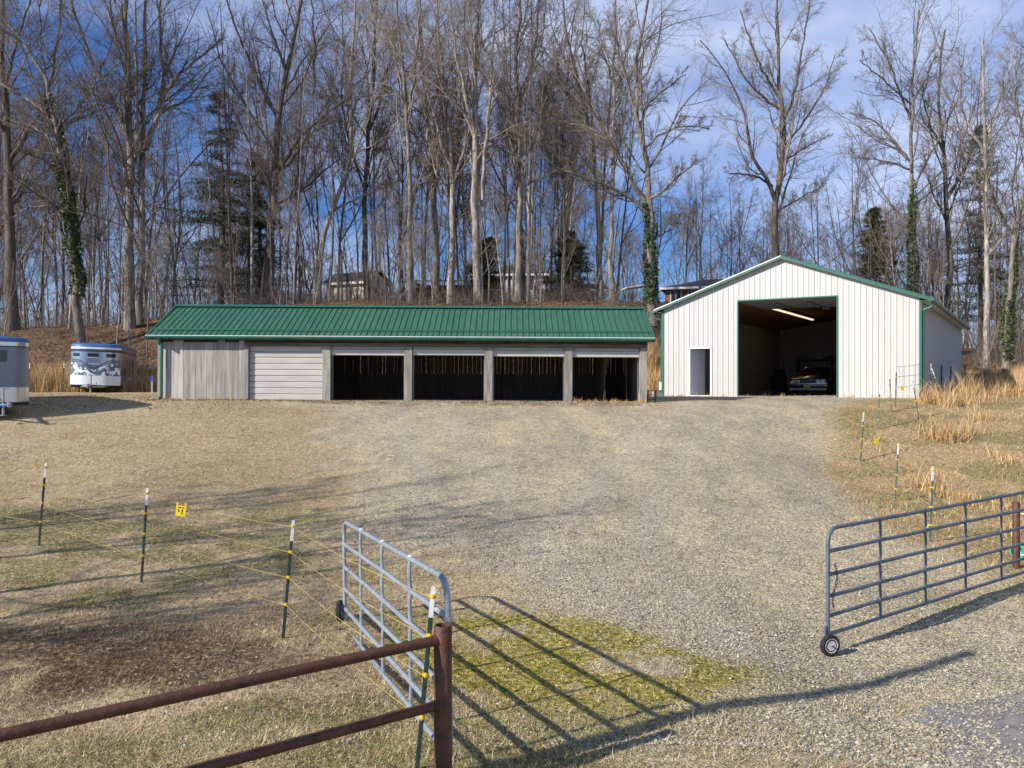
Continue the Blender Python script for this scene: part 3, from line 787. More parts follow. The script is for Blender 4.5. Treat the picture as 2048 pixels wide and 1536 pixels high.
# LED strips on the ceiling
for k in range(4):
    mb = MB(); ya = 5.6 + k * 2.65; mb.box(3.06, 3.20, ya, ya + 2.5, 4.30, 4.36)
    o = thing('strip_light', ['first', 'second', 'third', 'last'][k] + ' lit strip light in the ceiling row, counted from the garage door', 'lamp', (0, 0, 0), (0, 0, 0), 'ceiling strip lights in the garage')
    o.location = gar.location; o.rotation_euler = gar.rotation_euler
    mb.build('diffuser', M['led'], o)
    mb = MB(); mb.box(3.04, 3.22, ya - .02, ya + 2.52, 4.361, 4.40); mb.box(3.12, 3.14, ya + .3, ya + .32, 4.40, 4.49); mb.box(3.12, 3.14, ya + 2.2, ya + 2.22, 4.40, 4.49); mb.build('housing', M['white'], o)
# walk door
e = bpy.data.objects.new('walk_door', None); col.objects.link(e); e.parent = gar
mb = MB(); mb.box(MD0, MD0 + .07, -.045, .10, 0, MDH - .07); mb.box(MD1 - .07, MD1, -.045, .10, 0, MDH - .07); mb.box(MD0, MD1, -.0455, .10, MDH - .069, MDH); mb.box(MD0 + .07, MD1 - .07, -.04, .10, -.01, .03)
mb.build('door_frame', M['white'], e)
leaf = MB(); leaf.box(0, .90, 0, .045, .03, MDH - .08)
lf = leaf.build('door_leaf', M['white'], e, bevel=.004)
lf.location = (MD0 + .075, .05, 0); lf.rotation_euler = (0, 0, rad(66))
for (zz, hh) in ((.15, .75), (1.0, .95)):
    for q in range(2):
        mb = MB(); mb.box(.10 + q * .38, .42 + q * .38, -.012, -.001, zz, zz + hh); o = mb.build('door_panel', M['white'], e, bevel=.006)
        o.location = lf.location; o.rotation_euler = lf.rotation_euler
mb = MB(); mb.lathe([(.012, -.05), (.028, -.045), (.03, -.025), (.012, -.012), (.012, 0)], 10, 'y', (.83, 0, 1.0)); o = mb.build('door_knob', M['steel'], e, smooth=True); o.location = lf.location; o.rotation_euler = lf.rotation_euler
# electric box at the left corner
mb = MB(); mb.box(-.16, -.036, -.05, .12, .25, .62); mb.build('meter_box', M['white'], gar, bevel=.01)
# shelf on the rear wall with stored things, cabinet
GROT = (0, 0, -TH)
def gworld(s, t, z=0): return (GX + s * CT + t * ST, GY - s * ST + t * CT, GZ + z)
sh = thing('wall_shelf', 'long dark shelf along the rear wall inside the metal garage', 'shelf', gworld(1.3, GL - .85), GROT)
mb = MB(); mb.box(0, 8.5, 0, .6, 2.0, 2.08); mb.build('board', M['wood_dark'], sh)
for k in range(5):
    mb = MB(); mb.box(.05 + k * 2.08, .13 + k * 2.08, .5, .58, 0, 2.0); mb.build('leg', M['wood_dark'], sh)
    mb = MB(); mb.box(.05 + k * 2.08, .13 + k * 2.08, .02, .10, 0, 2.0); mb.build('leg', M['wood_dark'], sh)
r2 = random.Random(11); x = .1; cnt = 0
kinds = [('storage_box', 'cardboard'), ('paint_tin', 'steel'), ('storage_box', 'siding_w'), ('tool_case', 'car_black')]
names_ = ['leftmost', 'second', 'third', 'fourth', 'fifth', 'sixth', 'seventh', 'eighth', 'ninth', 'tenth', 'eleventh', 'twelfth', 'thirteenth', 'fourteenth']
while x < 6.6 and cnt < 14:
    w = r2.uniform(.25, .6); kd = kinds[cnt % 4]
    mb = MB()
    if kd[0] == 'paint_tin': mb.lathe([(.11, 0), (.115, .01), (.115, .22), (.10, .23), (.10, .245)], 12, 'z', (.13, 0, 0)); w = .28
    else:
        h = r2.uniform(.14, .27); mb.box(0, w, -.2, .2, 0, h * .8); mb.box(-.01, w + .01, -.21, .21, h * .8 + .001, h)
    o = mb.build(kd[0], M[kd[1]]); o.location = gworld(1.3 + x, GL - .55, 2.08); o.rotation_euler = GROT
    tag(o, names_[cnt] + ' item on the long shelf inside the garage, a ' + {'storage_box': 'box', 'paint_tin': 'round tin', 'tool_case': 'dark case'}[kd[0]], kd[0].split('_')[1], 'things on the garage shelf')
    x += w + r2.uniform(.05, .25); cnt += 1
cb = thing('tool_cabinet', 'dark upright tool cabinet left of the car inside the garage', 'cabinet', gworld(2.35, 9.6), GROT)
mb = MB(); mb.box(0, .75, 0, .5, .1, 1.0); mb.build('body', M['car_black'], cb, bevel=.01)
for k in range(4):
    mb = MB(); mb.box(.03, .72, -.02, -.001, .13 + k * .22, .33 + k * .22); mb.build('drawer', M['rubber'], cb)
mb = MB()
mb.box(.1, .65, .05, .45, 1.001, 1.35); mb.build('top_chest', M['car_black'], cb, bevel=.01)
mb = MB()
for a in (.05, .62):
    for b_ in (.05, .4): mb.box(a, a + .08, b_, b_ + .06, 0, .1)
mb.build('casters', M['rubber'], cb)
# spare tyre lying near the left of the door
ty = thing('spare_tyre', 'black tyre lying on the floor just inside the garage door', 'tyre', gworld(3.95, 2.6), GROT)
mb = MB(); mb.lathe([(.19, .0), (.30, .0), (.335, .05), (.335, .16), (.30, .21), (.19, .21)], 20); mb.build('tread', M['rubber'], ty, smooth=True)
mb = MB(); mb.lathe([(.05, .05), (.186, .06), (.186, .15), (.05, .12)], 16); mb.build('rim', M['steel'], ty, smooth=True)

# ------------------------------------------------------------------ black car in the garage
car = thing('parked_car', 'black sedan with quad headlights and yellow front plate inside the garage', 'car', gworld(5.0, 6.4, 0.0), (0, 0, -TH + rad(2)))
hw = .90
mb = MB()
prof = [(0.0, .28), (-.05, .40), (-.02, .78), (.12, .84), (1.55, .95), (1.62, .98), (4.6, .99), (4.95, .92), (5.05, .60), (5.0, .30), (4.5, .22), (.3, .22)]
def carbody(prof, w0, w1, zmid):
    n = len(prof); v = []
    for sx, k in ((-1, 0), (-.93, 1), (.93, 1), (1, 0)):
        pass
    cs = [(-1.0, .55), (-.985, .80), (-.93, 1.0), (.93, 1.0), (.985, .80), (1.0, .55)]
    rings = []
    for sx, f in cs:
        ring = []
        for (y, z) in prof:
            yc = 2.5 + (y - 2.5) * (1 if abs(sx) < .95 else .985)
            zz = z if z < .6 else .6 + (z - .6) * (f if f >= .8 else .62)
            ring.append((sx * hw, yc, zz))
        rings.append(ring)
    vv = [p for r_ in rings for p in r_]
    f = [tuple(range(n)), tuple(range((len(cs) - 1) * n, len(cs) * n))[::-1]]
    for k in range(len(cs) - 1):
        for i in range(n):
            f.append((k * n + i, (k + 1) * n + i, (k + 1) * n + (i + 1) % n, k * n + (i + 1) % n))
    return vv, f
vv, ff = carbody(prof, 0, 0, 0); mb.add(vv, ff); body = mb.build('body', M['car_black'], car, bevel=.02, smooth=True)
mb = MB(); mb.hexa([(-.78, 1.45, .94), (.78, 1.45, .94), (.78, 4.2, .97), (-.78, 4.2, .97), (-.60, 2.25, 1.40), (.60, 2.25, 1.40), (.60, 3.5, 1.40), (-.60, 3.5, 1.40)])
mb.build('cabin', M['car_black'], car, bevel=.05, smooth=True)
mb = MB(); mb.hexa([(-.70, 1.475, .985), (.70, 1.475, .985), (.70, 1.50, .985), (-.70, 1.50, .985), (-.55, 2.16, 1.355), (.55, 2.16, 1.355), (.55, 2.20, 1.355), (-.55, 2.20, 1.355)])
mb.build('windshield', M['glass'], car)
for sx in (-1, 1):
    mb = MB(); mb.hexa([(sx * .752, 1.75, 1.03), (sx * .752, 3.75, 1.03), (sx * .70, 3.75, 1.03), (sx * .70, 1.75, 1.03), (sx * .628, 2.3, 1.35), (sx * .628, 3.4, 1.35), (sx * .58, 3.4, 1.35), (sx * .58, 2.3, 1.35)])
    mb.build('side_window', M['glass'], car)
    for k in range(2):
        mb = MB(); xa = sx * (.47 + k * .20); mb.box(xa - .085, xa + .085, -.065, -.01, .60, .74); hl = mb.build('headlight', M['lens'], car, bevel=.012)
        mb = MB(); mb.box(xa - .095, xa + .095, -.055, -.008, .585, .598); mb.build('bezel', M['chrome'], hl)
    mb = MB(); mb.box(sx * .60 - .20, sx * .60 + .20, -.095, -.055, .455, .505); mb.build('turn_signal', M['amber'], car, bevel=.006)
    mb = MB(); mb.hexa([(sx * .80, 1.62, .98), (sx * .99, 1.66, .98), (sx * .99, 1.74, .98), (sx * .80, 1.74, .98), (sx * .80, 1.62, 1.06), (sx * .99, 1.66, 1.08), (sx * .99, 1.74, 1.08), (sx * .80, 1.74, 1.06)])
    mb.build('mirror', M['car_black'], car, bevel=.015)
    for yy in (.95, 4.0):
        e = bpy.data.objects.new('wheel', None); col.objects.link(e); e.parent = car; e.location = (sx * .80, yy, .33)
        mb = MB(); mb.lathe([(.20, -.11), (.30, -.11), (.33, -.07), (.33, .07), (.30, .11), (.20, .11)], 20, 'x'); mb.build('tyre', M['rubber'], e, smooth=True)
        mb = MB(); mb.lathe([(.06, sx * .105), (.17, sx * .095), (.198, sx * .112), (.198, -sx * .05), (.06, -sx * .05)], 16, 'x'); mb.build('rim', M['chrome'], e, smooth=True)
mb = MB(); mb.box(-.33, .33, -.06, -.012, .58, .75); gr = mb.build('grille', M['rubber'], car)
for k in range(9):
    mb = MB(); xa = -.29 + k * .0725; mb.box(xa - .006, xa + .006, -.07, -.061, .59, .74); mb.build('slat', M['steel'], gr)
mb = MB(); mb.box(-.90, .90, -.13, -.04, .40, .54); bp = mb.build('bumper', M['car_black'], car, bevel=.02)
mb = MB(); mb.box(-.88, .88, -.136, -.128, .535, .55); mb.build('bright_strip', M['chrome'], bp)
mb = MB(); mb.box(-.86, .86, -.12, -.03, .235, .33); mb.build('sunlit_valance', M['siding_w'], car, bevel=.015)  # sunlight on the black lower bumper painted as pale blue-grey
mb = MB(); mb.box(-.20, .11, -.155, -.132, .36, .50); mb.build('licence_plate', M['sign_y'], car)
pp = tag(MB().hexa([(-.15, 1.1, .935), (.13, 1.08, .935), (.15, 1.30, .95), (-.13, 1.32, .95), (-.15, 1.1, .94), (.13, 1.08, .94), (.15, 1.30, .955), (-.13, 1.32, .955)]).build('paper_sheet', M['white']), 'white sheet of paper lying on the black car bonnet', 'paper')
pp.location = car.location; pp.rotation_euler = car.rotation_euler; pp.location.z += 0.012

# ------------------------------------------------------------------ pipe fence and gates
rp_ = thing('rusty_pipe_fence', 'rusty brown pipe fence with a thick post and two rails in the foreground', 'fence', (-.50, 6.3, tz(-.5, 6.3)))
zb = tz(-.5, 6.3)
ptop = PZ(1250, 6.3) - zb
mb = MB(); mb.lathe([(.066, -.3), (.066, ptop - .006), (.062, ptop), (.052, ptop), (.050, ptop - .035), (.03, ptop - .04)], 20); mb.build('post', M['rust'], rp_, smooth=True)
def rail(y_post, y_left, name='rail'):
    a = Vector((-.045, -.03, PZ(y_post, 6.27) - zb)); xb, yb = -2.76 - -.5, 4.69 - 6.3
    b_ = Vector((xb, yb, PZ(y_left, 4.69) - zb)); c = a + (b_ - a) * 1.9
    m1 = (a + c) / 2; m1.z -= .006
    mb = MB(); mb.tube([a, a + (b_ - a) * .5, m1, c], .0365, 14); o = mb.build(name, M['rust'], rp_, smooth=True)
    mb = MB(); d = (b_ - a).normalized(); mb.tube([a - d * .012, a + d * .025], .043, 14); mb.build('weld', M['rust'], o, smooth=True)
rail(1281, 1469); rail(1411, 1644)
p2 = thing('rusty_pipe_post', 'short rusty pipe post behind the right gate at the frame edge', 'post', (8.25, 14.25, tz(8.25, 14.25)))
h2 = PZ(1005, 14.25) - tz(8.25, 14.25)
mb = MB(); mb.lathe([(.057, -.2), (.057, h2 - .005), (.053, h2), (.045, h2), (.043, h2 - .03), (.02, h2 - .032)], 18); mb.build('pipe', M['rust'], p2, smooth=True)
mb = MB(); mb.tube([(.05, -.02, h2 - .18), (.10, -.08, h2 - .18)], .014, 8); mb.tube([(.05, -.02, .22), (.10, -.08, .22)], .014, 8); mb.build('hinge_pin', M['steel'], p2, smooth=True)

def arc(c, r, a0, a1, n):
    return [(c[0] + r * math.cos(a0 + (a1 - a0) * k / n), 0, c[1] + r * math.sin(a0 + (a1 - a0) * k / n)) for k in range(n + 1)]

def make_gate(name, label, p0, p1, z0t, z1t, height, nsec, matk, wheel_side, hinge):
    # p0 = wheel end, p1 = hinge end (x, y); z = top rail height
    L = math.hypot(p1[0] - p0[0], p1[1] - p0[1])
    ang = math.atan2(p1[1] - p0[1], p1[0] - p0[0]); til = math.atan2(z1t - z0t, L)
    base = thing(name, label, 'gate', (p0[0], p0[1], z0t - height), (0, -til, ang))
    r = .0245; R = .17
    path = [(0, 0, .0), (0, 0, height - R)] + arc((R, height - R), R, math.pi, math.pi / 2, 7)[1:] + arc((L - R, height - R), R, math.pi / 2, 0, 7) + [(L, 0, 0)]
    mb = MB(); mb.tube(path, r, 12); mb.build('frame', matk, base, smooth=True)
    zs = [0.0, .175, .365, .575, .80]
    zs = [z * height / 1.02 for z in zs]
    for z in zs:
        mb = MB(); K = 9; pts = [(L * k / K, random.uniform(-.004, .004) if 0 < k < K else 0, z + (random.uniform(-.004, .004) if 0 < k < K else 0)) for k in range(K + 1)]
        mb.tube(pts, r * .93, 10); mb.build('rail', matk, base, smooth=True)
    for k in range(1, nsec):
        x = L * k / nsec
        mb = MB(); zz = [0] + [z for z in zs[1:]] + [height]; pts = []
        for q in range(len(zz) - 1):
            a, b_ = zz[q], zz[q + 1]
            pts += [(x, 0, a), (x + .0, -.012, a + (b_ - a) * .3), (x, -.012, a + (b_ - a) * .7)]
        pts.append((x, 0, height))
        mb.tube(pts, [.021 if (i % 3 == 0) else .017 for i in range(len(pts))], 8); br = mb.build('brace', matk, base, smooth=True)
        mb = MB(); mb.lathe([(.0, 0), (.022, 0), (.024, .006), (.018, .012)], 8, 'z', (x, 0, height + .018)); mb.build('weld', M['white'] if matk is M['galv'] else matk, br)
    # wheel
    zg = tz(p0[0], p0[1]) - (z0t - height)
    wr = .127
    e = bpy.data.objects.new('wheel', None); col.objects.link(e); e.parent = base; e.location = (-.045, wheel_side * .055, zg + wr)
    e.rotation_euler = (0, 0, rad(-20))
    mb = MB(); mb.lathe([(.085, -.028), (.112, -.03), (wr, -.018), (wr, .018), (.112, .03), (.085, .028)], 24, 'y'); mb.build('tyre', M['rubber'], e, smooth=True)
    mb = MB(); mb.lathe([(.014, -.036), (.07, -.026), (.0845, -.032), (.0845, .032), (.07, .026), (.014, .036)], 20, 'y'); mb.build('hub', M['hub'], e, smooth=True)
    mb = MB(); mb.tube([(0, -.06, 0), (0, .06, 0)], .012, 8); mb.build('axle', M['rust'], e, smooth=True)
    mb = MB(); mb.box(-.06, .0, -wheel_side * .002 - .012, -wheel_side * .002 + .012, zg + wr - .02, max(.1, zg + wr + .08)); mb.build('wheel_bracket', matk, base)
    for z in hinge:
        mb = MB(); mb.tube([(L - .01, 0, z), (L + .05, .0, z)], .012, 8); mb.box(L - .03, L + .03, -.032, .032, z - .02, z + .02); mb.build('hinge', M['steel'], base)
    return base, L

gl, Ll = make_gate('pipe_gate', 'left galvanised pipe gate swung open beside the rusty post', (-2.07, 10.8), (-.455, 6.42), 1.285, 1.545, 1.29, 4, M['galv'], -1, (.3, 1.0))
gr_, Lr = make_gate('pipe_gate', 'right galvanised pipe gate with painted-in shade, swung open at the right edge', (3.70, 10.2), (8.22, 13.75), 1.305, 1.315, 1.235, 5, M['galv_shade'], -1, (.3, .95))
# chain hanging on the right gate
ch = MB(); 
for k in range(17):
    z = .80 - k * .030; x = .10 + .05 * math.sin(k * .35) ; a = (k % 2) * math.pi / 2
    pts = [(x + .012 * math.cos(t) * math.cos(a), -.03 + .012 * math.cos(t) * math.sin(a), z + .019 * math.sin(t)) for t in np.linspace(0, 2 * math.pi, 9)]
    ch.tube(pts, .0045, 5, cap=False)
co = ch.build('chain', M['wire_dark'], smooth=True); co.location = gr_.location; co.rotation_euler = gr_.rotation_euler
tag(co, 'short dark steel chain looped over the rails of the right gate', 'chain')

# ------------------------------------------------------------------ electric fence posts and wires
def t_post(parent, x, y, h, lean, body, ins, tip=.20, n_ins=4, pos=None):
    z = tz(x, y)
    o = bpy.data.objects.new('fence_post', None); col.objects.link(o); o.parent = parent
    o.location = Vector((x, y, z)) - parent.location; o.rotation_euler = (random.uniform(-.02, .02), lean, random.uniform(-.3, .3))
    def tee(a, b_, name, m):
        mb = MB(); mb.prism([(-.018, -.006), (.018, -.006), (.018, .001), (.004, .001), (.004, .028), (-.004, .028), (-.004, .001), (-.018, .001)], 'z', a, b_)
        if name == 'shaft':
            k = .1
            while k < b_ - .05: mb.box(-.008, .008, -.013, -.006, k, k + .02); k += .09
        return mb.build(name, m, o)
    tee(-.15, h - tip, 'shaft', body); tee(h - tip + .001, h, 'painted_tip', M['tip'])
    tops = []
    for zf in ins:
        mb = MB(); zz = zf * h
        mb.lathe([(.009, -.045), (.016, -.042), (.016, -.026), (.010, -.024), (.010, -.018), (.018, -.016), (.018, .0), (.010, .002), (.010, .03)], 8, 'y', (0, 0, zz))
        mb.box(-.026, .026, -.010, .034, zz - .011, zz + .011); mb.build('insulator', M['yellow'], o)
        R = Matrix.Translation(Vector((x, y, z))) @ Matrix.Rotation(o.rotation_euler.z, 4, 'Z') @ Matrix.Rotation(lean, 4, 'Y')
        tops.append(R @ Vector((0, -.04, zz)))
    return tops

def wire(parent, a, b_, sag=.02, r=.0024, m=None, name='wire', n=8):
    mb = MB(); pts = []
    for k in range(n + 1):
        t = k / n; p = a.lerp(b_, t); p.z -= sag * 4 * t * (1 - t); pts.append(p - parent.location)
    mb.tube(pts, r, 5, cap=False); return mb.build(name, m or M['polywire'], parent, smooth=True)

fl = thing('electric_fence', 'low electric fence of dark posts and yellow wires crossing the left grass', 'fence', (-5.2, 12.5, tz(-5.2, 12.5)))
IN = (.95, .735, .52, .29)
LP = [(-11.8, 16.6), (PX(78, 14.2), 14.2), (PX(283, 12.5), 12.5), (PX(566, 10.1), 10.1), (PX(834, 6.75), 6.75)]
hts = [1.35, 1.35, 1.36, 1.37, 1.42]; leans = [.05, .075, .075, .085, .09]
prev = None; fence_tops = []
for (x, y), h, le in zip(LP, hts, leans):
    tp = t_post(fl, x, y, h, le, M['tpost'], IN, tip=.24)
    fence_tops.append(tp)
    if prev:
        for q, (a, b_) in enumerate(zip(prev, tp)): wire(fl, a, b_, .03 + .02 * random.random())
    prev = tp
# yellow warning sign on the top wire
a, b_ = fence_tops[2][0], fence_tops[3][0]
sp = a.lerp(b_, .28); sp.z -= .03
ws = thing('warning_sign', 'yellow electric-fence warning sign hanging on the left fence wire', 'sign', sp, (0, rad(6), rad(-6)))
mb = MB(); mb.box(-.07, .07, -.004, .0, -.17, -.03); mb.box(-.07, -.045, -.004, 0, -.0299, .012); mb.box(.045, .07, -.004, 0, -.0299, .012); mb.build('plate', M['sign_y'], ws)
mb = MB(); mb.box(-.045, .045, -.006, -.0042, -.062, -.05)
mb.add([(-.045, -.006, -.075), (-.02, -.006, -.085), (-.028, -.006, -.098), (-.012, -.006, -.105), (-.03, -.006, -.13), (-.03, -.006, -.112), (-.045, -.006, -.105)], [(0, 1, 2, 3, 4, 5, 6)])
mb.box(.012, .03, -.006, -.0042, -.12, -.078); mb.box(.005, .037, -.006, -.0042, -.14, -.128); mb.build('print', M['black'], ws)

frn = thing('electric_fence', 'run of pale-green fence posts and yellow wires along the right drive edge', 'fence', (9.6, 24, tz(9.6, 24)))
RP = [(9.55, 12.2), (PX(1860, 15.7), 15.7), (PX(1790, 20.2), 20.2), (PX(1721, 24), 24), (PX(1756, 27), 27), (PX(1783, 29.2), 29.2)]
rl = [.05, .05, .05, .085, .04, -.05]
prev = None; rt = []
for (x, y), le in zip(RP, rl):
    tp = t_post(frn, x, y, 1.36, le, M['tpost_g'], (.96, .72, .46, .22), tip=.26); rt.append(tp)
    if prev:
        for a, b_ in zip(prev, tp): wire(frn, a, b_, .05)
    prev = tp
fr2 = thing('electric_fence', 'leaning fence posts with drooping yellow wires beside the garage corner', 'fence', (14.5, 31, tz(14.5, 31)))
RP2 = [(PX(1791, 30), 30, 1.45, .01), (PX(1838, 28.2), 28.2, 1.3, -.17), (PX(1861, 34.2), 34.2, 1.35, .0), (PX(1888, 32.5), 32.5, 1.25, -.38)]
tps = []
for x, y, h, le in RP2: tps.append(t_post(fr2, x, y, h, le, M['tpost_g'], (.96, .72, .46), tip=.26))
for i, j in ((0, 1), (2, 3), (1, 3)):
    for a, b_ in zip(tps[i], tps[j]): wire(fr2, a, b_, .10)
for a in (0, 1, 2):
    wire(fr2, tps[0][a], Vector(gworld(GW, -.12, 1.3 - .38 * a)), .02, .006, M['wire_dark'])
for k in range(5):
    p = Vector(gworld(GW - .35 * k - .1, -.3, 1.25)); q = p.copy(); q.z -= 1.0
    a = tps[0][0].lerp(Vector(gworld(GW, -.12, 1.3)), (k + .5) / 5); b_ = tps[0][2].lerp(Vector(gworld(GW, -.12, .54)), (k + .5) / 5)
    wire(fr2, a, b_, 0, .004, M['wire_dark'], n=2)
sw = []
for (tp_i, tp_j, f_, lab) in ((rt[3], rt[2], .42, 'small yellow warning tag on the wire between right drive posts'), (rt[5], tps[1], .5, 'small yellow warning tag on the wire near the garage')):
    p = tp_i[1].lerp(tp_j[1], f_); p.z += .02
    w_ = thing('warning_sign', lab, 'sign', p, (0, .15, .3)); mb = MB(); mb.box(-.07, .07, -.003, 0, -.15, -.01); mb.box(-.07, -.05, -.003, 0, -.0099, .03); mb.box(.05, .07, -.003, 0, -.0099, .03); mb.build('plate', M['sign_y'], w_)
# dark steel posts in front of the garage side wall
fd = thing('wire_fence', 'dark bare steel posts of a wire fence beside the shaded garage wall', 'fence', (19, 37, tz(19, 37)))
dp = []
for pxx, Y in ((1883, 36), (1902, 39), (1930, 37.5), (2085, 36)):
    x = PX(pxx, Y); dp.append((x, Y)); z = tz(x, Y)
    mb = MB(); l0 = Vector((x, Y, z)) - fd.location
    mb.box(l0.x - .025, l0.x + .025, l0.y - .02, l0.y + .02, l0.z - .1, l0.z + 1.35); pst = mb.build('fence_post', M['tpost'], fd)
for i in range(3):
    for h in (.4, .8, 1.2):
        a = Vector((*dp[i], tz(*dp[i]) + h)); b_ = Vector((*dp[i + 1], tz(*dp[i + 1]) + h)); wire(fd, a, b_, .05, .004, M['wire_dark'])
# fence behind the trailers on the left
ft = thing('wire_fence', 'thin wire fence with white-tipped posts behind the left trailers', 'fence', (-21, 38.6, tz(-21, 38.6)))
pv = None
for pxx, Y in ((-40, 39.2), (58, 38.8), (126, 38.6), (276, 40.0), (300, 39.5)):
    x = PX(pxx, Y); tp = t_post(ft, x, Y, 1.3, .03, M['tpost'], (.9, .6, .3), tip=.22)
    if pv:
        for a, b_ in zip(pv, tp): wire(ft, a, b_, .03, .005, M['wire_dark'])
    pv = tp
# blue-capped marker stake by the barn corner
mk = thing('marker_stake', 'grey utility marker stake with a blue top beside the barn corner', 'stake', (PX(304, 31.2), 31.2, tz(PX(304, 31.2), 31.2)))
mb = MB(); mb.box(-.03, .03, -.015, .015, -.1, .62); mb.build('shaft', M['block'], mk)
mb = MB(); mb.prism([(-.055, .621), (.055, .621), (.055, .75), (0, .82), (-.055, .75)], 'y', -.02, .02); mb.build('cap', M['blue_cap'], mk)
# teal plastic tub at the right edge
tb = thing('plastic_tub', 'teal plastic tub lying in the grass behind the right gate', 'tub', (PX(2034, 14.9), 14.9, tz(PX(2034, 14.9), 14.9) + .10), (rad(68), rad(15), rad(-30)))
mb = MB(); mb.lathe([(.08, 0), (.105, .17), (.115, .18), (.115, .19), (.10, .19), (.075, .02), (.01, .018)], 18, 'z', (0, 0, -.14)); mb.build('bucket', M['teal'], tb, smooth=True)
mb = MB(); mb.tube([(-.105, 0, .03), (-.09, .06, .07), (0, .10, .09), (.09, .06, .07), (.105, 0, .03)], .005, 6); mb.build('bail_handle', M['steel'], tb, smooth=True)
# blocks and rack between barn and garage
bxk = thing('cinder_block', 'grey concrete block on the ground between barn and garage', 'block', (PX(1314, 38.2), 38.2, tz(PX(1314, 38.2), 38.2)), (0, 0, .3))
mb = MB()
for a, b_ in ((-.2, -.165), (-.02, .02), (.165, .2)): mb.box(a, b_, -.1, .1, 0, .2)
for a, b_ in ((-.1, -.07), (.07, .1)):
    mb.box(-.165, -.0201, a, b_, 0, .2); mb.box(.0201, .165, a, b_, 0, .2)
mb.build('block_body', M['block'], bxk)
rk = thing('metal_rack', 'small dark metal rack standing against the barn right post', 'rack', (PX(1300, 32.0), 31.6, tz(PX(1300, 32.0), 31.6)))
for a in (-.14, .14):
    for b_ in (-.1, .1):
        mb = MB(); mb.box(a - .012, a + .012, b_ - .012, b_ + .012, 0, .42); mb.build('leg', M['wire_dark'], rk)
for z in (.08, .25, .41):
    mb = MB(); mb.box(-.16, .16, -.12, .12, z, z + .018); mb.build('shelf', M['wire_dark'], rk)

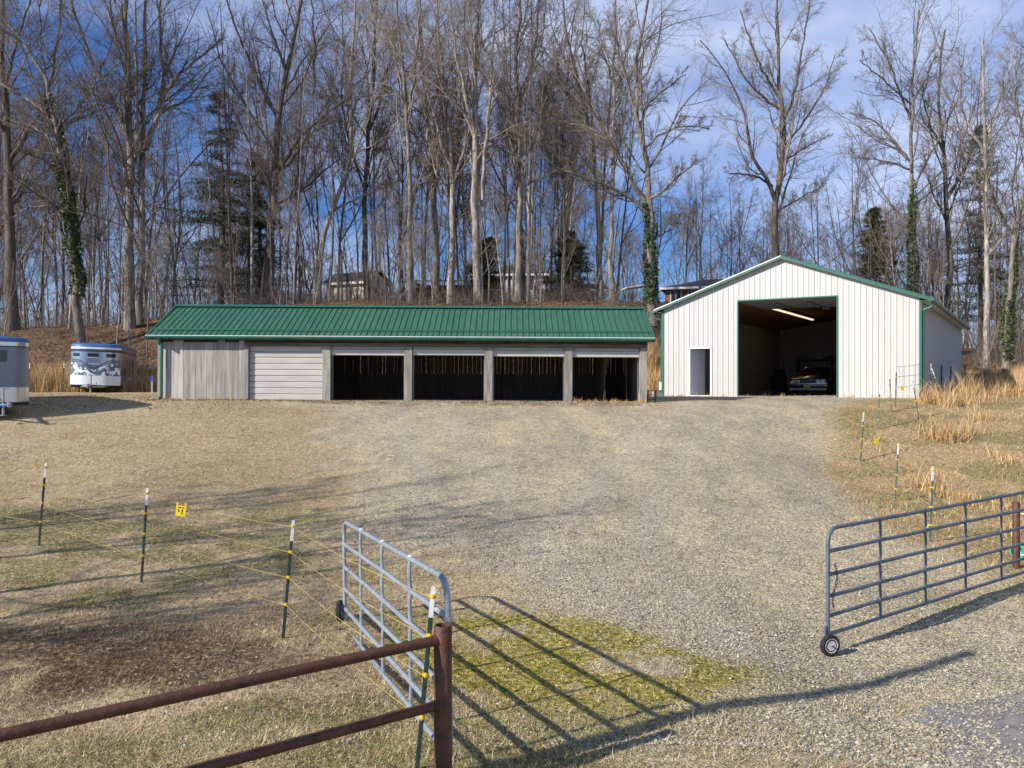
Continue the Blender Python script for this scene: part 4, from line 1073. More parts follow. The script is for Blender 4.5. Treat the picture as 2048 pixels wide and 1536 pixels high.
# ------------------------------------------------------------------ horse trailers
def make_trailer(name, label, loc, rotz, sch, L=4.9, W=2.03, H=2.2, tilt=0.0):
    t = thing(name, label, 'trailer', loc, (0, tilt, rotz))
    hw = W / 2; z0, z1 = .38, H - .18
    def nose(n=24, off=0.0, x0=-1.0, x1=1.0):
        out = []
        for k in range(n + 1):
            u = x0 + (x1 - x0) * k / n
            out.append((u * hw * (1 + off / hw), -.42 * (1 - abs(u) ** 3.2) - off))
        return out
    ns = nose()
    plan = ns + [(hw, L), (-hw, L)]
    mb = MB(); n = len(plan)
    lev = [(z0, 1.0), (z1, 1.0)]
    v = [(x, y, z) for z, s in lev for x, y in plan]
    mb.add(v, [tuple(range(n))[::-1]] + [(i, (i + 1) % n, n + (i + 1) % n, n + i) for i in range(n)] + [tuple(range(n, 2 * n))])
    mb.build('body', sch['body'], t, smooth=True, angle=35)
    # domed roof
    mb = MB(); v = []; lv = [(z1 + .002, 1.012), (z1 + .07, 1.008), (z1 + .13, .94), (z1 + .165, .80), (z1 + .18, .5)]
    for z, s in lv:
        for x, y in plan: v.append((x * s, L / 2 + (y - L / 2) * (1 - (1 - s) * .45), z))
    f = []
    for k in range(len(lv) - 1): f += [(k * n + i, k * n + (i + 1) % n, (k + 1) * n + (i + 1) % n, (k + 1) * n + i) for i in range(n)]
    f.append(tuple((len(lv) - 1) * n + i for i in range(n))); mb.add(v, f); mb.build('roof', sch['roof'], t, smooth=True, angle=60)
    def band(za, zb, off, m, nm, x0=-1.0, x1=1.0, zfa=None, zfb=None, n=24):
        P = nose(n, off, x0, x1); Pi = nose(n, off - .004, x0, x1); v = []
        for k, (x, y) in enumerate(P):
            u = x0 + (x1 - x0) * k / n
            a = za if zfa is None else zfa(u); b_ = zb if zfb is None else zfb(u)
            v += [(x, y, a), (x, y, b_), (Pi[k][0], Pi[k][1], a), (Pi[k][0], Pi[k][1], b_)]
        f = []
        for k in range(n):
            q = 4 * k; f += [(q, q + 4, q + 5, q + 1), (q + 1, q + 5, q + 7, q + 3), (q + 2, q, q + 1, q + 3) if k == 0 else (q, q + 2, q + 6, q + 4)]
        mb = MB(); mb.add(v, f); return mb.build(nm, m, t, smooth=True, angle=50)
    def side_stripe(za, zb, m, nm):
        for sx in (-1, 1):
            mb = MB(); x = sx * (hw + .003); mb.box(min(x, sx * hw), max(x, sx * hw), .05, L - .02, za, zb); mb.build(nm, m, t)
    zt = z1
    if sch['kind'] == 'mural':
        band(zt - .10, zt - .02, .006, M['tr_white'], 'white_stripe')
        band(zt - .22, zt - .11, .006, M['navy'], 'navy_stripe'); side_stripe(zt - .22, zt - .11, M['navy'], 'side_stripe')
        V = lambda u: 1.0 + .36 * min(1, (abs(u + .02) * 1.6)) ** .75
        band(0, 0, .006, M['mural'], 'mural_band', -.97, .97, lambda u: z0 + .42, lambda u: V(u) - .02)
        band(0, 0, .009, M['navy'], 'swoosh_stripe', -.95, .95, lambda u: V(u) - .005, lambda u: V(u) + .03)
        band(0, 0, .009, M['navy'], 'swoosh_stripe', -.95, .95, lambda u: V(u) + .07, lambda u: V(u) + .115)
        band(z0 + .01, z0 + .415, .006, M['tr_white'], 'lower_panel')
        for (a, b_) in ((-.88, -.62), (-.28, .16), (.45, .80)):
            band(zt - .45, zt - .29, .008, M['glass'], 'window', a, b_, n=6)
            band(zt - .47, zt - .452, .010, M['tr_white'], 'window_trim', a - .02, b_ + .02, n=6)
        for k in range(5):
            band(V(.0) + .25 + .01 * (k % 2), V(.0) + .285 + .012 * (k % 2), .007, M['tr_white'], 'lettering_mark', -.22 + k * .09, -.17 + k * .09, n=2)
    else:
        band(zt - .13, zt - .01, .006, M['stainless'], 'bright_band')
        band(zt - .17, zt - .135, .006, M['navy'], 'navy_stripe')
        band(z0 + .01, z0 + .46, .006, M['stainless'], 'gravel_guard')
        for (a, b_) in ((-.12, .30), (-.8, -.42)):
            band(zt - .62, zt - .27, .008, M['glass'], 'window', a, b_, n=6)
    # side windows, frame, fenders, wheels
    for sx in (-1, 1):
        for k in range(4):
            ya = .75 + k * .95
            mb = MB(); x = sx * hw; mb.box(min(x, x + sx * .012), max(x, x + sx * .012), ya, ya + .55, zt - .72, zt - .40); w_ = mb.build('window', M['glass'], t, bevel=.004)
            mb = MB()
            for b_ in (ya + .12, ya + .27, ya + .42): mb.box(min(x + sx * .014, x + sx * .024), max(x + sx * .014, x + sx * .024), b_, b_ + .015, zt - .74, zt - .38)
            mb.build('window_bar', M['steel'], w_)
        mb = MB(); pr = [(2.0 - .05, .50), (2.0, .78), (2.15, .86), (3.75, .86), (3.9, .78), (3.95, .50), (3.88, .50), (3.84, .76), (3.74, .82), (2.16, .82), (2.06, .76), (2.02, .50)]
        a, b_ = sorted((sx * (hw + .002), sx * (hw + .24))); mb.prism(pr, 'x', a, b_); mb.build('fender', sch['fender'], t, smooth=True)
        for yy in (2.48, 3.42):
            e = bpy.data.objects.new('wheel', None); col.objects.link(e); e.parent = t; e.location = (sx * (hw + .12), yy, .36)
            mb = MB(); mb.lathe([(.20, -.10), (.33, -.10), (.36, -.06), (.36, .06), (.33, .10), (.20, .10)], 20, 'x'); mb.build('tyre', M['rubber'], e, smooth=True)
            mb = MB(); mb.lathe([(.06, sx * .10), (.17, sx * .085), (.198, sx * .10), (.198, -sx * .05), (.06, -sx * .05)], 14, 'x'); mb.build('rim', M['tr_white'], e, smooth=True)
        for yy in (.6, L - .1):
            mb = MB(); x = sx * hw; mb.box(min(x, x + sx * .03), max(x, x + sx * .03), yy, yy + .07, z0 + .1, z0 + .15); mb.build('marker_lamp', M['amber'], t)
    mb = MB(); mb.box(-hw + .05, hw - .05, -.15, L - .05, z0 - .10, z0 - .002); mb.build('chassis', M['black'], t)
    mb = MB(); mb.tube([(-.62, 0, z0 - .06), (0, -1.45, z0 - .06)], .045, 6); mb.tube([(.62, 0, z0 - .06), (0, -1.45, z0 - .06)], .045, 6); mb.tube([(0, -1.40, z0 - .06), (0, -1.72, z0 - .04)], .04, 8)
    tg = mb.build('tongue', sch['fender'], t, smooth=True)
    mb = MB(); mb.tube([(.0, -1.15, z0 + .45), (.0, -1.15, .03)], .035, 8); mb.tube([(0, -1.15, z0 + .42), (.16, -1.15, z0 + .42)], .012, 6); mb.lathe([(.09, 0), (.09, .015), (.03, .03)], 12, 'z', (0, -1.15, 0.0)); mb.build('jack', M['steel'], tg, smooth=True)
    mb = MB(); mb.lathe([(.045, -.1), (.065, -.06), (.065, .05), (.03, .08)], 10, 'z', (0, -1.72, z0 - .02)); mb.build('coupler', M['steel'], tg, smooth=True)
    mb = MB(); mb.tube([(.1, -.45, z0 + .12), (.16, -.7, z0 - .1), (.12, -1.1, z0 + .02), (.05, -1.5, z0 - .02)], .012, 6); mb.build('cable', M['rubber'], tg, smooth=True)
    return t
x2, y2 = PX(188, 38), 38.0
make_trailer('horse_trailer', 'white horse trailer with navy swoosh and mottled mural parked by the bank', (x2 + .05, y2, tz(x2, y2) - .04), rad(16.3), dict(kind='mural', body=M['tr_grey'], roof=M['tr_blue'], fender=M['tr_grey']), H=2.22, W=2.0, tilt=rad(1.8))
x1_, y1_ = -15.9, 26.6
make_trailer('horse_trailer', 'silver horse trailer with blue roof cut off by the left edge', (x1_, y1_, tz(x1_ - .5, y1_ + 1.5) - .10), rad(46), dict(kind='silver', body=M['silver'], roof=M['tr_blue'], fender=M['tr_blue']), H=2.42, W=2.1)

# ------------------------------------------------------------------ buildings behind
def gable_house(name, label, cat, x, y, rotz, w, d, h, rh, wall, roofm, wins, hip=False, eave=.3, base=.4, doors=()):
    z = tz(x, y)
    t = thing(name, label, cat, (x, y, z), (0, 0, rotz))
    mb = MB()
    if hip: mb.box(-w / 2, w / 2, -d / 2, d / 2, -base, h)
    else: mb.prism([(-d / 2, -base), (d / 2, -base), (d / 2, h), (0, h + rh), (-d / 2, h)], 'x', -w / 2, w / 2)
    wl_ = mb.build('wall', wall, t)
    mb = MB(); e = eave
    if hip:
        k = w / 2 - d / 2
        mb.add([(-w / 2 - e, -d / 2 - e, h), (w / 2 + e, -d / 2 - e, h), (w / 2 + e, d / 2 + e, h), (-w / 2 - e, d / 2 + e, h), (-k, 0, h + rh), (k, 0, h + rh)], [(0, 1, 5, 4), (1, 2, 5), (2, 3, 4, 5), (3, 0, 4), (3, 2, 1, 0)])
    else:
        sl = rh / (d / 2)
        mb.prism([(-d / 2 - e, h - e * sl + .03), (0, h + rh + .03), (d / 2 + e, h - e * sl + .03), (d / 2 + e, h - e * sl + .13), (0, h + rh + .15), (-d / 2 - e, h - e * sl + .13)], 'x', -w / 2 - e, w / 2 + e)
    rf = mb.build('roof', roofm, t)
    mb = MB(); zz = h - (0.02 if hip else e * rh / (d / 2)); mb.box(-w / 2 - e, w / 2 + e, -d / 2 - e - .03, -d / 2 - e - .002, zz - .12, zz + .06); mb.build('fascia', M['white'], rf)
    for (face, u, zc, ww, hh) in wins:
        if face == 'f': A = lambda a, b_, o0, o1, z0_, z1_: (a, b_, -d / 2 - o1, -d / 2 - o0, z0_, z1_)
        else: A = lambda a, b_, o0, o1, z0_, z1_: (w / 2 + o0, w / 2 + o1, a, b_, z0_, z1_)
        mb = MB(); mb.box(*A(u - ww / 2 - .06, u + ww / 2 + .06, .001, .03, zc - hh / 2 - .06, zc + hh / 2 + .06)); w_ = mb.build('window', M['white'], t)
        mb = MB(); mb.box(*A(u - ww / 2, u + ww / 2, .031, .04, zc - hh / 2, zc + hh / 2)); mb.build('pane', M['glass'], w_)
        mb = MB(); mb.box(*A(u - .02, u + .02, .041, .05, zc - hh / 2, zc + hh / 2)); mb.build('mullion', M['white'], w_)
    for (u, ww, hh, mm) in doors:
        mb = MB(); mb.box(u - ww / 2, u + ww / 2, -d / 2 - .03, -d / 2 - .001, 0, hh); mb.build('door', mm, t)
    return t
gable_house('garden_shed', 'small cream shed with a dark roof among the trees above the barn', 'shed', PX(716, 71), 71, rad(-24), 3.9, 3.0, 1.9, .75, M['cream'], M['shingle'], [('r', -.3, 1.1, .55, .6), ('r', .7, 1.1, .4, .6)])
gable_house('ranch_house', 'pale blue-grey house with dark hip roof behind the trunks above the barn', 'house', PX(1022, 78), 80, rad(-3), 6.4, 5.6, 2.35, 1.25, M['siding_w'], M['shingle'], [('f', -1.05, 1.5, .8, .95), ('f', 1.55, 1.45, 1.1, 1.0)], hip=True)
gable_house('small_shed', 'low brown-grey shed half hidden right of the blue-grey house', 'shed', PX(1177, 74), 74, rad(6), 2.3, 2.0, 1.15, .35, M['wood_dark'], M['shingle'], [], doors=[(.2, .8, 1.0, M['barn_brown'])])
gable_house('brick_house', 'red brick house with white trim and dark roof behind the garage roof', 'house', PX(1432, 74), 75, rad(-16), 7.6, 6.0, 2.45, 1.0, M['brick'], M['shingle'], [('f', -2.9, 1.7, .8, 1.2), ('f', -1.6, 1.7, .5, 1.2), ('f', -.3, 1.7, .8, 1.2), ('f', 1.5, 1.7, .9, 1.2)], hip=True, eave=.5)
# dark open pole shed
ps = thing('pole_shed', 'dark open-fronted wooden shed in the trees above the barn', 'shed', (PX(893, 72), 72, tz(PX(893, 72), 72)), (0, 0, rad(-4)))
mb = MB(); mb.box(-2.6, 2.6, 2.2, 2.3, -.4, 1.9); mb.box(-2.6, -2.5, -.6, 2.199, -.4, 1.95); mb.build('wall', M['barn_brown'], ps)
mb = MB(); mb.box(2.5, 2.6, -.6, 2.199, -.4, 1.95); mb.build('wall', M['barn_brown'], ps)
mb = MB(); mb.hexa([(-2.9, -1.1, 1.80), (2.9, -1.1, 1.80), (2.9, 2.5, 2.25), (-2.9, 2.5, 2.25), (-2.9, -1.1, 1.92), (2.9, -1.1, 1.92), (2.9, 2.5, 2.37), (-2.9, 2.5, 2.37)]); mb.build('roof', M['shingle'], ps)
for xx in (-2.5, -.9, .7, 2.4):
    mb = MB(); mb.box(xx, xx + .13, -.95, -.82, -.4, 1.82); mb.build('post', M['wood_dark'], ps)
# white carport frame
cp = thing('carport', 'white flat-roofed carport frame left of the brick house', 'carport', (PX(1272, 72), 72, tz(PX(1272, 72), 72)), (0, 0, rad(8)))
mb = MB(); mb.hexa([(-1.0, -1, 1.20), (.9, -1, 1.48), (.9, 1.5, 1.48), (-1.0, 1.5, 1.20), (-1.0, -1, 1.30), (.9, -1, 1.58), (.9, 1.5, 1.58), (-1.0, 1.5, 1.30)]); mb.build('roof', M['white'], cp)
for xx, hh in ((-.95, 1.2), (-.05, 1.33), (.78, 1.46)):
    mb = MB(); mb.box(xx, xx + .07, -.9, -.83, -.5, hh); mb.build('post', M['white'], cp)

# ------------------------------------------------------------------ trees
def nrm(a): return a / np.maximum(np.linalg.norm(a, axis=-1, keepdims=True), 1e-9)

def tubes(P, R, Ms):
    N, K, _ = P.shape
    T = nrm(np.gradient(P, axis=1))
    mean = nrm(P[:, -1] - P[:, 0])
    ref = np.where((np.abs(mean[:, 2:3]) > .8), np.array([[1., 0, 0]]), np.array([[0., 0, 1.]]))[:, None, :]
    U = nrm(np.cross(T, ref)); W = np.cross(T, U)
    a = np.arange(Ms) * 2 * np.pi / Ms
    V = P[:, :, None, :] + R[:, :, None, None] * (U[:, :, None, :] * np.cos(a)[None, None, :, None] + W[:, :, None, :] * np.sin(a)[None, None, :, None])
    idx = np.arange(N * K * Ms).reshape(N, K, Ms)
    n2 = np.roll(idx, -1, axis=2)
    Q = np.stack([idx[:, :-1], n2[:, :-1], n2[:, 1:], idx[:, 1:]], -1).reshape(-1, 4)
    return V.reshape(-1, 3), Q

def cones(P0, P1, r):
    N = len(P0); t = nrm(P1 - P0)
    ref = np.where(np.abs(t[:, 2:3]) > .8, np.array([[1., 0, 0]]), np.array([[0., 0, 1.]]))
    U = nrm(np.cross(t, ref)); W = np.cross(t, U); v = []
    for k in range(3):
        a = 2 * np.pi * k / 3; v.append(P0 + (U * np.cos(a) + W * np.sin(a)) * r[:, None])
    v.append(P1)
    V = np.stack(v, 1).reshape(-1, 3); b = np.arange(N)[:, None] * 4
    T = np.concatenate([b + np.array([[0, 1, 3]]), b + np.array([[1, 2, 3]]), b + np.array([[2, 0, 3]])])
    return V, T

def grow(rng, P, R, n, t0, t1, ratio, a0, a1, up, K, rs, wig, fall=.7, rmin=.004, maxlen=99, flat=None):
    N, K0, _ = P.shape
    L = np.linalg.norm(np.diff(P, axis=1), axis=-1).sum(1)
    t = t0 + (t1 - t0) * (np.arange(n)[None, :] + rng.random((N, n))) / n
    fi = np.clip(t * (K0 - 1), 0, K0 - 1.001); i = fi.astype(int); fr = (fi - i)[..., None]
    ar = np.arange(N)[:, None]
    base = P[ar, i] * (1 - fr) + P[ar, i + 1] * fr
    tan = nrm(P[ar, i + 1] - P[ar, i]); rr = R[ar, i] * (1 - fr[..., 0]) + R[ar, i + 1] * fr[..., 0]
    pr = nrm(np.cross(tan, rng.normal(size=(N, n, 3))))
    an = rng.uniform(a0, a1, (N, n))[..., None]
    d = np.cos(an) * tan + np.sin(an) * pr
    ln = np.minimum(L[:, None] * ratio * (1.12 - fall * t) * rng.uniform(.55, 1.3, (N, n)), maxlen)
    base = base.reshape(-1, 3); d = d.reshape(-1, 3); ln = ln.ravel(); rr = rr.ravel()
    out = [base]; p = base
    for k in range(1, K):
        d = nrm(d + np.array([0, 0, up]) + wig * rng.normal(size=d.shape))
        p = p + d * (ln / (K - 1))[:, None]; out.append(p)
    r0 = np.maximum(np.minimum(rr * rs, ln * .022 + .003), rmin)
    Rn = r0[:, None] * np.linspace(1, .35, K)[None, :]
    return np.stack(out, 1), Rn

def resample(pts, K):
    pts = np.asarray(pts, float)
    if len(pts) > 2:                                # one Chaikin pass keeps the ends
        for _ in range(2):
            q = [pts[0]]
            for a, b_ in zip(pts[:-1], pts[1:]): q += [a * .75 + b_ * .25, a * .25 + b_ * .75]
            q.append(pts[-1]); pts = np.array(q)
    d = np.r_[0, np.cumsum(np.linalg.norm(np.diff(pts, axis=0), axis=1))]
    t = np.linspace(0, d[-1], K)
    return np.stack([np.interp(t, d, pts[:, k]) for k in range(3)], 1)

class Acc:
    def __init__(s): s.V = []; s.Q = []; s.T = []; s.n = 0
    def addq(s, V, Q): s.V.append(V); s.Q.append(Q + s.n); s.n += len(V)
    def addt(s, V, T): s.V.append(V); s.T.append(T + s.n); s.n += len(V)
    def mesh(s, name, smooth=True):
        return np_mesh(name, np.concatenate(s.V), np.concatenate(s.Q) if s.Q else None, np.concatenate(s.T) if s.T else None, smooth)

def crown_from(rng, P, R, n=(10, 8, 6, 4), t0=.35, ratio=(.40, .50, .50), ang=(.45, 1.0), up=(.10, .06, .03), wig=.16, sizes=1.0, fine=.42):
    ac = Acc()
    B1, R1 = grow(rng, P, R, n[0], t0, .99, ratio[0], ang[0], ang[1], up[0], 7, .42, wig, rmin=.011 * sizes)
    ac.addq(*tubes(B1, R1, 4))
    B2, R2 = grow(rng, B1, R1, n[1], .15, 1, ratio[1], .4, 1.0, up[1], 4, .55, wig, rmin=.008 * sizes)
    ac.addq(*tubes(B2, R2, 3))
    B3, R3 = grow(rng, B2, R2, n[2], .12, 1, ratio[2], .4, 1.1, up[2], 2, .7, wig, rmin=.006 * sizes)
    ac.addq(*tubes(B3, R3, 3))
    if n[3]:
        B4, R4 = grow(rng, B3, R3, n[3], .1, 1, .7, .35, 1.0, .02, 2, .8, .1, rmin=.005 * sizes)
        ac.addt(*cones(B4[:, 0], B4[:, 1], R4[:, 0]))
    return ac, B3

def leaf_quads(rng, C, size, N=None, flat=0.0):
    n = len(C)
    a = nrm(rng.normal(size=(n, 3)) * np.array([1, 1, 1 - flat * .8])); b = nrm(np.cross(a, rng.normal(size=(n, 3))))
    s = size * rng.uniform(.6, 1.3, (n, 1))
    V = np.stack([C - a * s, C + b * s * .6, C + a * s, C - b * s * .6], 1).reshape(-1, 3)
    Q = np.arange(n * 4).reshape(n, 4)
    return V, Q

def hero_tree(name, label, Y, stems, bark='bark', twig='twig', dens=(13, 9, 6, 3), ivy=None, leaves=0, group='big trees at the front of the wood', seed=1, t0=.3, sizes=1.0, ratio=(.42, .52, .55), drift=2.5, ang=(.38, .95)):
    rng = np.random.default_rng(seed)
    bxp = stems[0][0][0]
    X0 = PX(bxp[0], Y); Z0 = tz(X0, Y)
    t = thing(name, label, 'tree', (X0, Y, Z0), group=group)
    org = np.array([X0, Y, Z0])
    Pall = []; Rall = []; tr = Acc()
    for q, (pts, w0, w1) in enumerate(stems):
        dr = 0 if q == 0 else rng.uniform(-drift, drift)
        pp_ = []
        n = len(pts)
        for k, (px, py) in enumerate(pts):
            y_ = Y + dr * k / max(1, n - 1)
            pp_.append((PX(px, y_), y_, PZ(py, y_)))
        if q == 0:
            pp_[0] = (X0, Y, Z0 - .25)
        P = resample(pp_, 15) - org
        sc = Y / F / 2 * .68
        R = (w1 + (w0 - w1) * np.linspace(1, 0, 15) ** (1.0 if q == 0 else 1.3)) * sc
        if q == 0: R = R * (1 + .45 * np.exp(-np.linspace(0, 15, 15) * 1.2))
        P[1:-1] += rng.normal(size=(13, 3)) * np.array([.05, .05, .02])
        Pall.append(P); Rall.append(R)
        V, Q = tubes(P[None], R[None], 9); tr.addq(V, Q)
    link('trunk', tr.mesh('trunk'), M[bark], t)
    P = np.stack(Pall); R = np.stack(Rall)
    ac = None
    if len(P) > 1:
        acc, B3 = crown_from(rng, P[1:], R[1:], dens, .12, ratio, ang, sizes=sizes)
        a2, B3b = crown_from(rng, P[:1], R[:1], dens, t0, ratio, ang, sizes=sizes)
        off = acc.n
        acc.V += a2.V; acc.Q += [q + off for q in a2.Q]; acc.T += [q + off for q in a2.T]; acc.n += a2.n
        B3 = np.concatenate([B3, B3b])
    else:
        acc, B3 = crown_from(rng, P, R, dens, t0, ratio, ang, sizes=sizes)
    link('crown', acc.mesh('crown'), M[twig], t)
    if leaves:
        sel = rng.integers(0, len(B3), leaves); C = B3[sel, 1] + rng.normal(size=(leaves, 3)) * .12
        V, Q = leaf_quads(rng, C, .055); link('dead_leaves', np_mesh('dead_leaves', V, Q, smooth=False), M['dead_leaf'], t)
    if ivy:
        za, zb, cnt, spread = ivy
        ps_, rs_ = P[0], R[0]
        zz = rng.uniform(za, zb, cnt); hts_ = ps_[:, 2]
        c = np.stack([np.interp(zz, hts_, ps_[:, k]) for k in range(3)], 1); rr = np.interp(zz, hts_, rs_)
        an = rng.uniform(0, 2 * np.pi, cnt); thick = spread * (.35 + .9 * vn(zz * .9, an * 1.2 + seed, 4)) * np.sqrt(rng.random(cnt))
        c[:, 0] += np.cos(an) * (rr + thick); c[:, 1] += np.sin(an) * (rr + thick)
        keep = (fbm(zz * .55, an * .9 + seed * 3.1, 6) > .40 + .22 * sstep(.55, 1.0, (zz - za) / (zb - za)) + .08 * sstep(.2, 0, (zz - za) / (zb - za)))
        c = c[keep]
        V, Q = leaf_quads(rng, c, .08); link('ivy', np_mesh('ivy', V, Q, smooth=False), M['ivy'], t)
    return t

T = hero_tree
T('oak_tree', 'dark thick tree at the far left edge with spreading forks', 50, [
    ([(25, 650), (22, 520), (18, 380), (14, 250), (6, 120), (2, -120)], 34, 8), ([(18, 320), (60, 260), (95, 180), (120, 60), (135, -120)], 16, 4), ([(14, 270), (-30, 200), (-60, 60)], 14, 4),
    ([(22, 400), (70, 330), (90, 290)], 10, 3), ([(10, 200), (25, 110), (60, 10), (80, -100)], 11, 3)], bark='bark_dark', seed=2  )
T('ivy_clad_tree', 'tall leaning tree with green ivy on its trunk at the left', 46, [
    ([(163, 690), (155, 600), (148, 520), (138, 420), (126, 340), (112, 250), (95, 170)], 27, 11), ([(100, 190), (78, 100), (82, 20), (90, -80)], 10, 3), ([(95, 170), (60, 100), (0, 30), (-40, -20)], 10, 3),
    ([(110, 245), (60, 200), (0, 165), (-40, 150)], 11, 4), ([(122, 290), (60, 250), (20, 240)], 9, 3), ([(120, 265), (160, 225), (210, 200), (260, 175)], 9, 3), ([(118, 255), (150, 220), (185, 175), (250, 110)], 9, 3),
    ([(142, 420), (90, 410), (45, 420), (5, 450)], 8, 3), ([(130, 350), (90, 320), (30, 300)], 9, 3)], bark='bark', seed=3, ivy=(2.5, 13.5, 7000, .30))
T('poplar_tree', 'large multi-stemmed grey tree left of the barn with fan of trunks', 49, [
    ([(262, 660), (260, 560), (258, 450), (260, 330), (258, 180), (250, 40), (246, -140)], 30, 8), ([(262, 300), (236, 220), (205, 165), (160, 70), (130, -60)], 17, 5), ([(280, 650), (284, 520), (286, 400), (285, 250), (290, 100), (292, -120)], 24, 7),
    ([(290, 300), (318, 230), (330, 150), (315, 50), (330, -80)], 17, 5), ([(320, 200), (350, 155), (400, 110), (450, 75)], 13, 4), ([(270, 330), (275, 200), (268, 60), (280, -120)], 13, 4), ([(225, 210), (170, 180), (140, 160)], 8, 3)], bark='bark', seed=4)
T('oak_tree', 'tall forked grey tree behind the left end of the green roof', 52, [
    ([(540, 610), (540, 500), (546, 400), (555, 310), (560, 200), (572, 140), (600, 40), (618, -120)], 26, 6), ([(556, 240), (530, 185), (500, 130), (475, 70), (450, -20)], 12, 4), ([(550, 355), (575, 320), (600, 270), (650, 230), (700, 190)], 13, 4),
    ([(548, 410), (590, 390), (640, 350), (700, 300)], 10, 3), ([(628, 185), (630, 100), (622, 0), (620, -100)], 8, 3), ([(572, 140), (540, 60), (520, -30)], 9, 3)], bark='bark_dark', seed=5)
T('poplar_tree', 'slim pale tree leaning right above the left half of the roof', 53, [
    ([(632, 610), (640, 500), (655, 430), (690, 370), (702, 290), (704, 150), (710, 20), (712, -120)], 17, 5), ([(660, 425), (730, 390), (800, 360)], 8, 3), ([(702, 250), (730, 150), (770, 30), (790, -60)], 8, 3), ([(702, 290), (690, 150), (685, 20)], 8, 3)], bark='bark_pale', twig='twig_pale', seed=6)
T('poplar_tree', 'straight dark-based tree over the cream shed', 56, [
    ([(735, 605), (731, 500), (728, 400), (735, 300), (745, 200), (752, 60), (760, -100)], 18, 5), ([(730, 380), (700, 300), (680, 200), (690, 80)], 8, 3), ([(740, 260), (770, 180), (790, 60)], 8, 3)], bark='bark_dark', seed=7, leaves=500)
T('poplar_tree', 'tall slender straight tree above the middle of the roof', 51, [
    ([(824, 608), (820, 480), (817, 330), (814, 220), (805, 130), (795, 40), (785, -120)], 17, 5), ([(816, 230), (832, 140), (838, 40), (842, -100)], 10, 4), ([(806, 130), (770, 60), (740, -20)], 7, 3)], bark='bark', twig='twig_pale', seed=8)
T('oak_tree', 'grey tree with twin upper stems left of the pale poplar', 55, [
    ([(872, 606), (872, 500), (868, 380), (860, 300), (850, 200), (840, 60), (836, -80)], 22, 5), ([(868, 380), (890, 300), (880, 180), (870, 60)], 10, 4), ([(872, 430), (850, 350), (820, 280)], 8, 3)], bark='bark', seed=9)
T('poplar_tree', 'pale many-stemmed tree above the dark open shed', 52, [
    ([(902, 606), (903, 500), (906, 380), (905, 330), (895, 240), (880, 120), (870, -60)], 20, 5), ([(906, 370), (930, 300), (938, 200), (930, 60), (925, -80)], 12, 4), ([(905, 340), (885, 300), (860, 200), (820, 70), (800, -40)], 9, 3), ([(895, 390), (870, 340), (850, 250)], 7, 3)], bark='bark_pale', twig='twig_pale', seed=10)
T('poplar_tree', 'thick sunlit pale poplar left of the blue-grey house', 50, [
    ([(958, 604), (952, 500), (950, 400), (950, 280), (952, 160), (955, 40), (958, -140)], 25, 8), ([(950, 270), (930, 180), (905, 70), (890, -60)], 12, 4), ([(966, 400), (968, 300), (978, 220), (985, 100), (990, -60)], 12, 4), ([(952, 180), (940, 60), (935, -80)], 9, 3), ([(975, 240), (1000, 170), (1020, 90)], 7, 3)], bark='bark_pale', twig='twig_pale', seed=11)
T('poplar_tree', 'straight grey tree standing in front of the blue-grey house', 51, [
    ([(1037, 602), (1038, 480), (1040, 360), (1036, 210), (1030, 100), (1040, 40), (1042, -120)], 21, 7), ([(1038, 200), (1055, 170), (1068, 90), (1080, 0), (1090, -90)], 12, 4), ([(1040, 270), (1070, 220), (1090, 150), (1130, 110)], 8, 3)], bark='bark', twig='twig_pale', seed=12)
T('poplar_tree', 'curved slender tree left of the ivy-based twin trunks', 54, [
    ([(1199, 600), (1196, 470), (1192, 330), (1180, 260), (1160, 180), (1135, 90), (1120, -40)], 17, 5), ([(1190, 310), (1180, 200), (1165, 100), (1170, 0)], 9, 3), ([(1175, 240), (1140, 200), (1110, 150)], 6, 2)], bark='bark', twig='twig_pale', seed=13)
T('poplar_tree', 'very straight pale trunk just left of the ivied tree', 52, [
    ([(1223, 600), (1224, 450), (1227, 300), (1228, 170), (1230, 60), (1232, -60)], 15, 5), ([(1228, 170), (1210, 120), (1195, 40)], 7, 3), ([(1228, 180), (1250, 130), (1260, 40)], 7, 3), ([(1228, 210), (1255, 170), (1275, 130)], 6, 2)], bark='bark_pale', twig='twig_pale', seed=14)
T('ivy_clad_tree', 'big spreading ivied tree with low left limb left of the garage', 48, [
    ([(1306, 620), (1303, 520), (1300, 440), (1297, 395), (1294, 330), (1282, 280), (1272, 220), (1270, 130), (1290, 30), (1310, -90)], 24, 5), ([(1298, 430), (1262, 395), (1220, 372), (1170, 355), (1120, 340), (1090, 318)], 13, 5), ([(1295, 410), (1262, 360), (1225, 280), (1190, 220), (1150, 150), (1110, 110)], 14, 4),
    ([(1280, 270), (1290, 210), (1330, 180), (1370, 150)], 9, 3), ([(1300, 400), (1330, 380), (1360, 350), (1395, 320)], 11, 3), ([(1290, 295), (1330, 260), (1380, 250), (1420, 258)], 8, 3), ([(1270, 200), (1240, 130), (1230, 30)], 8, 3), ([(1225, 280), (1170, 250), (1110, 245)], 7, 3), ([(1304, 480), (1340, 460), (1380, 430)], 6, 2)], bark='bark', seed=15, ivy=(1.0, 7.0, 3200, .22))
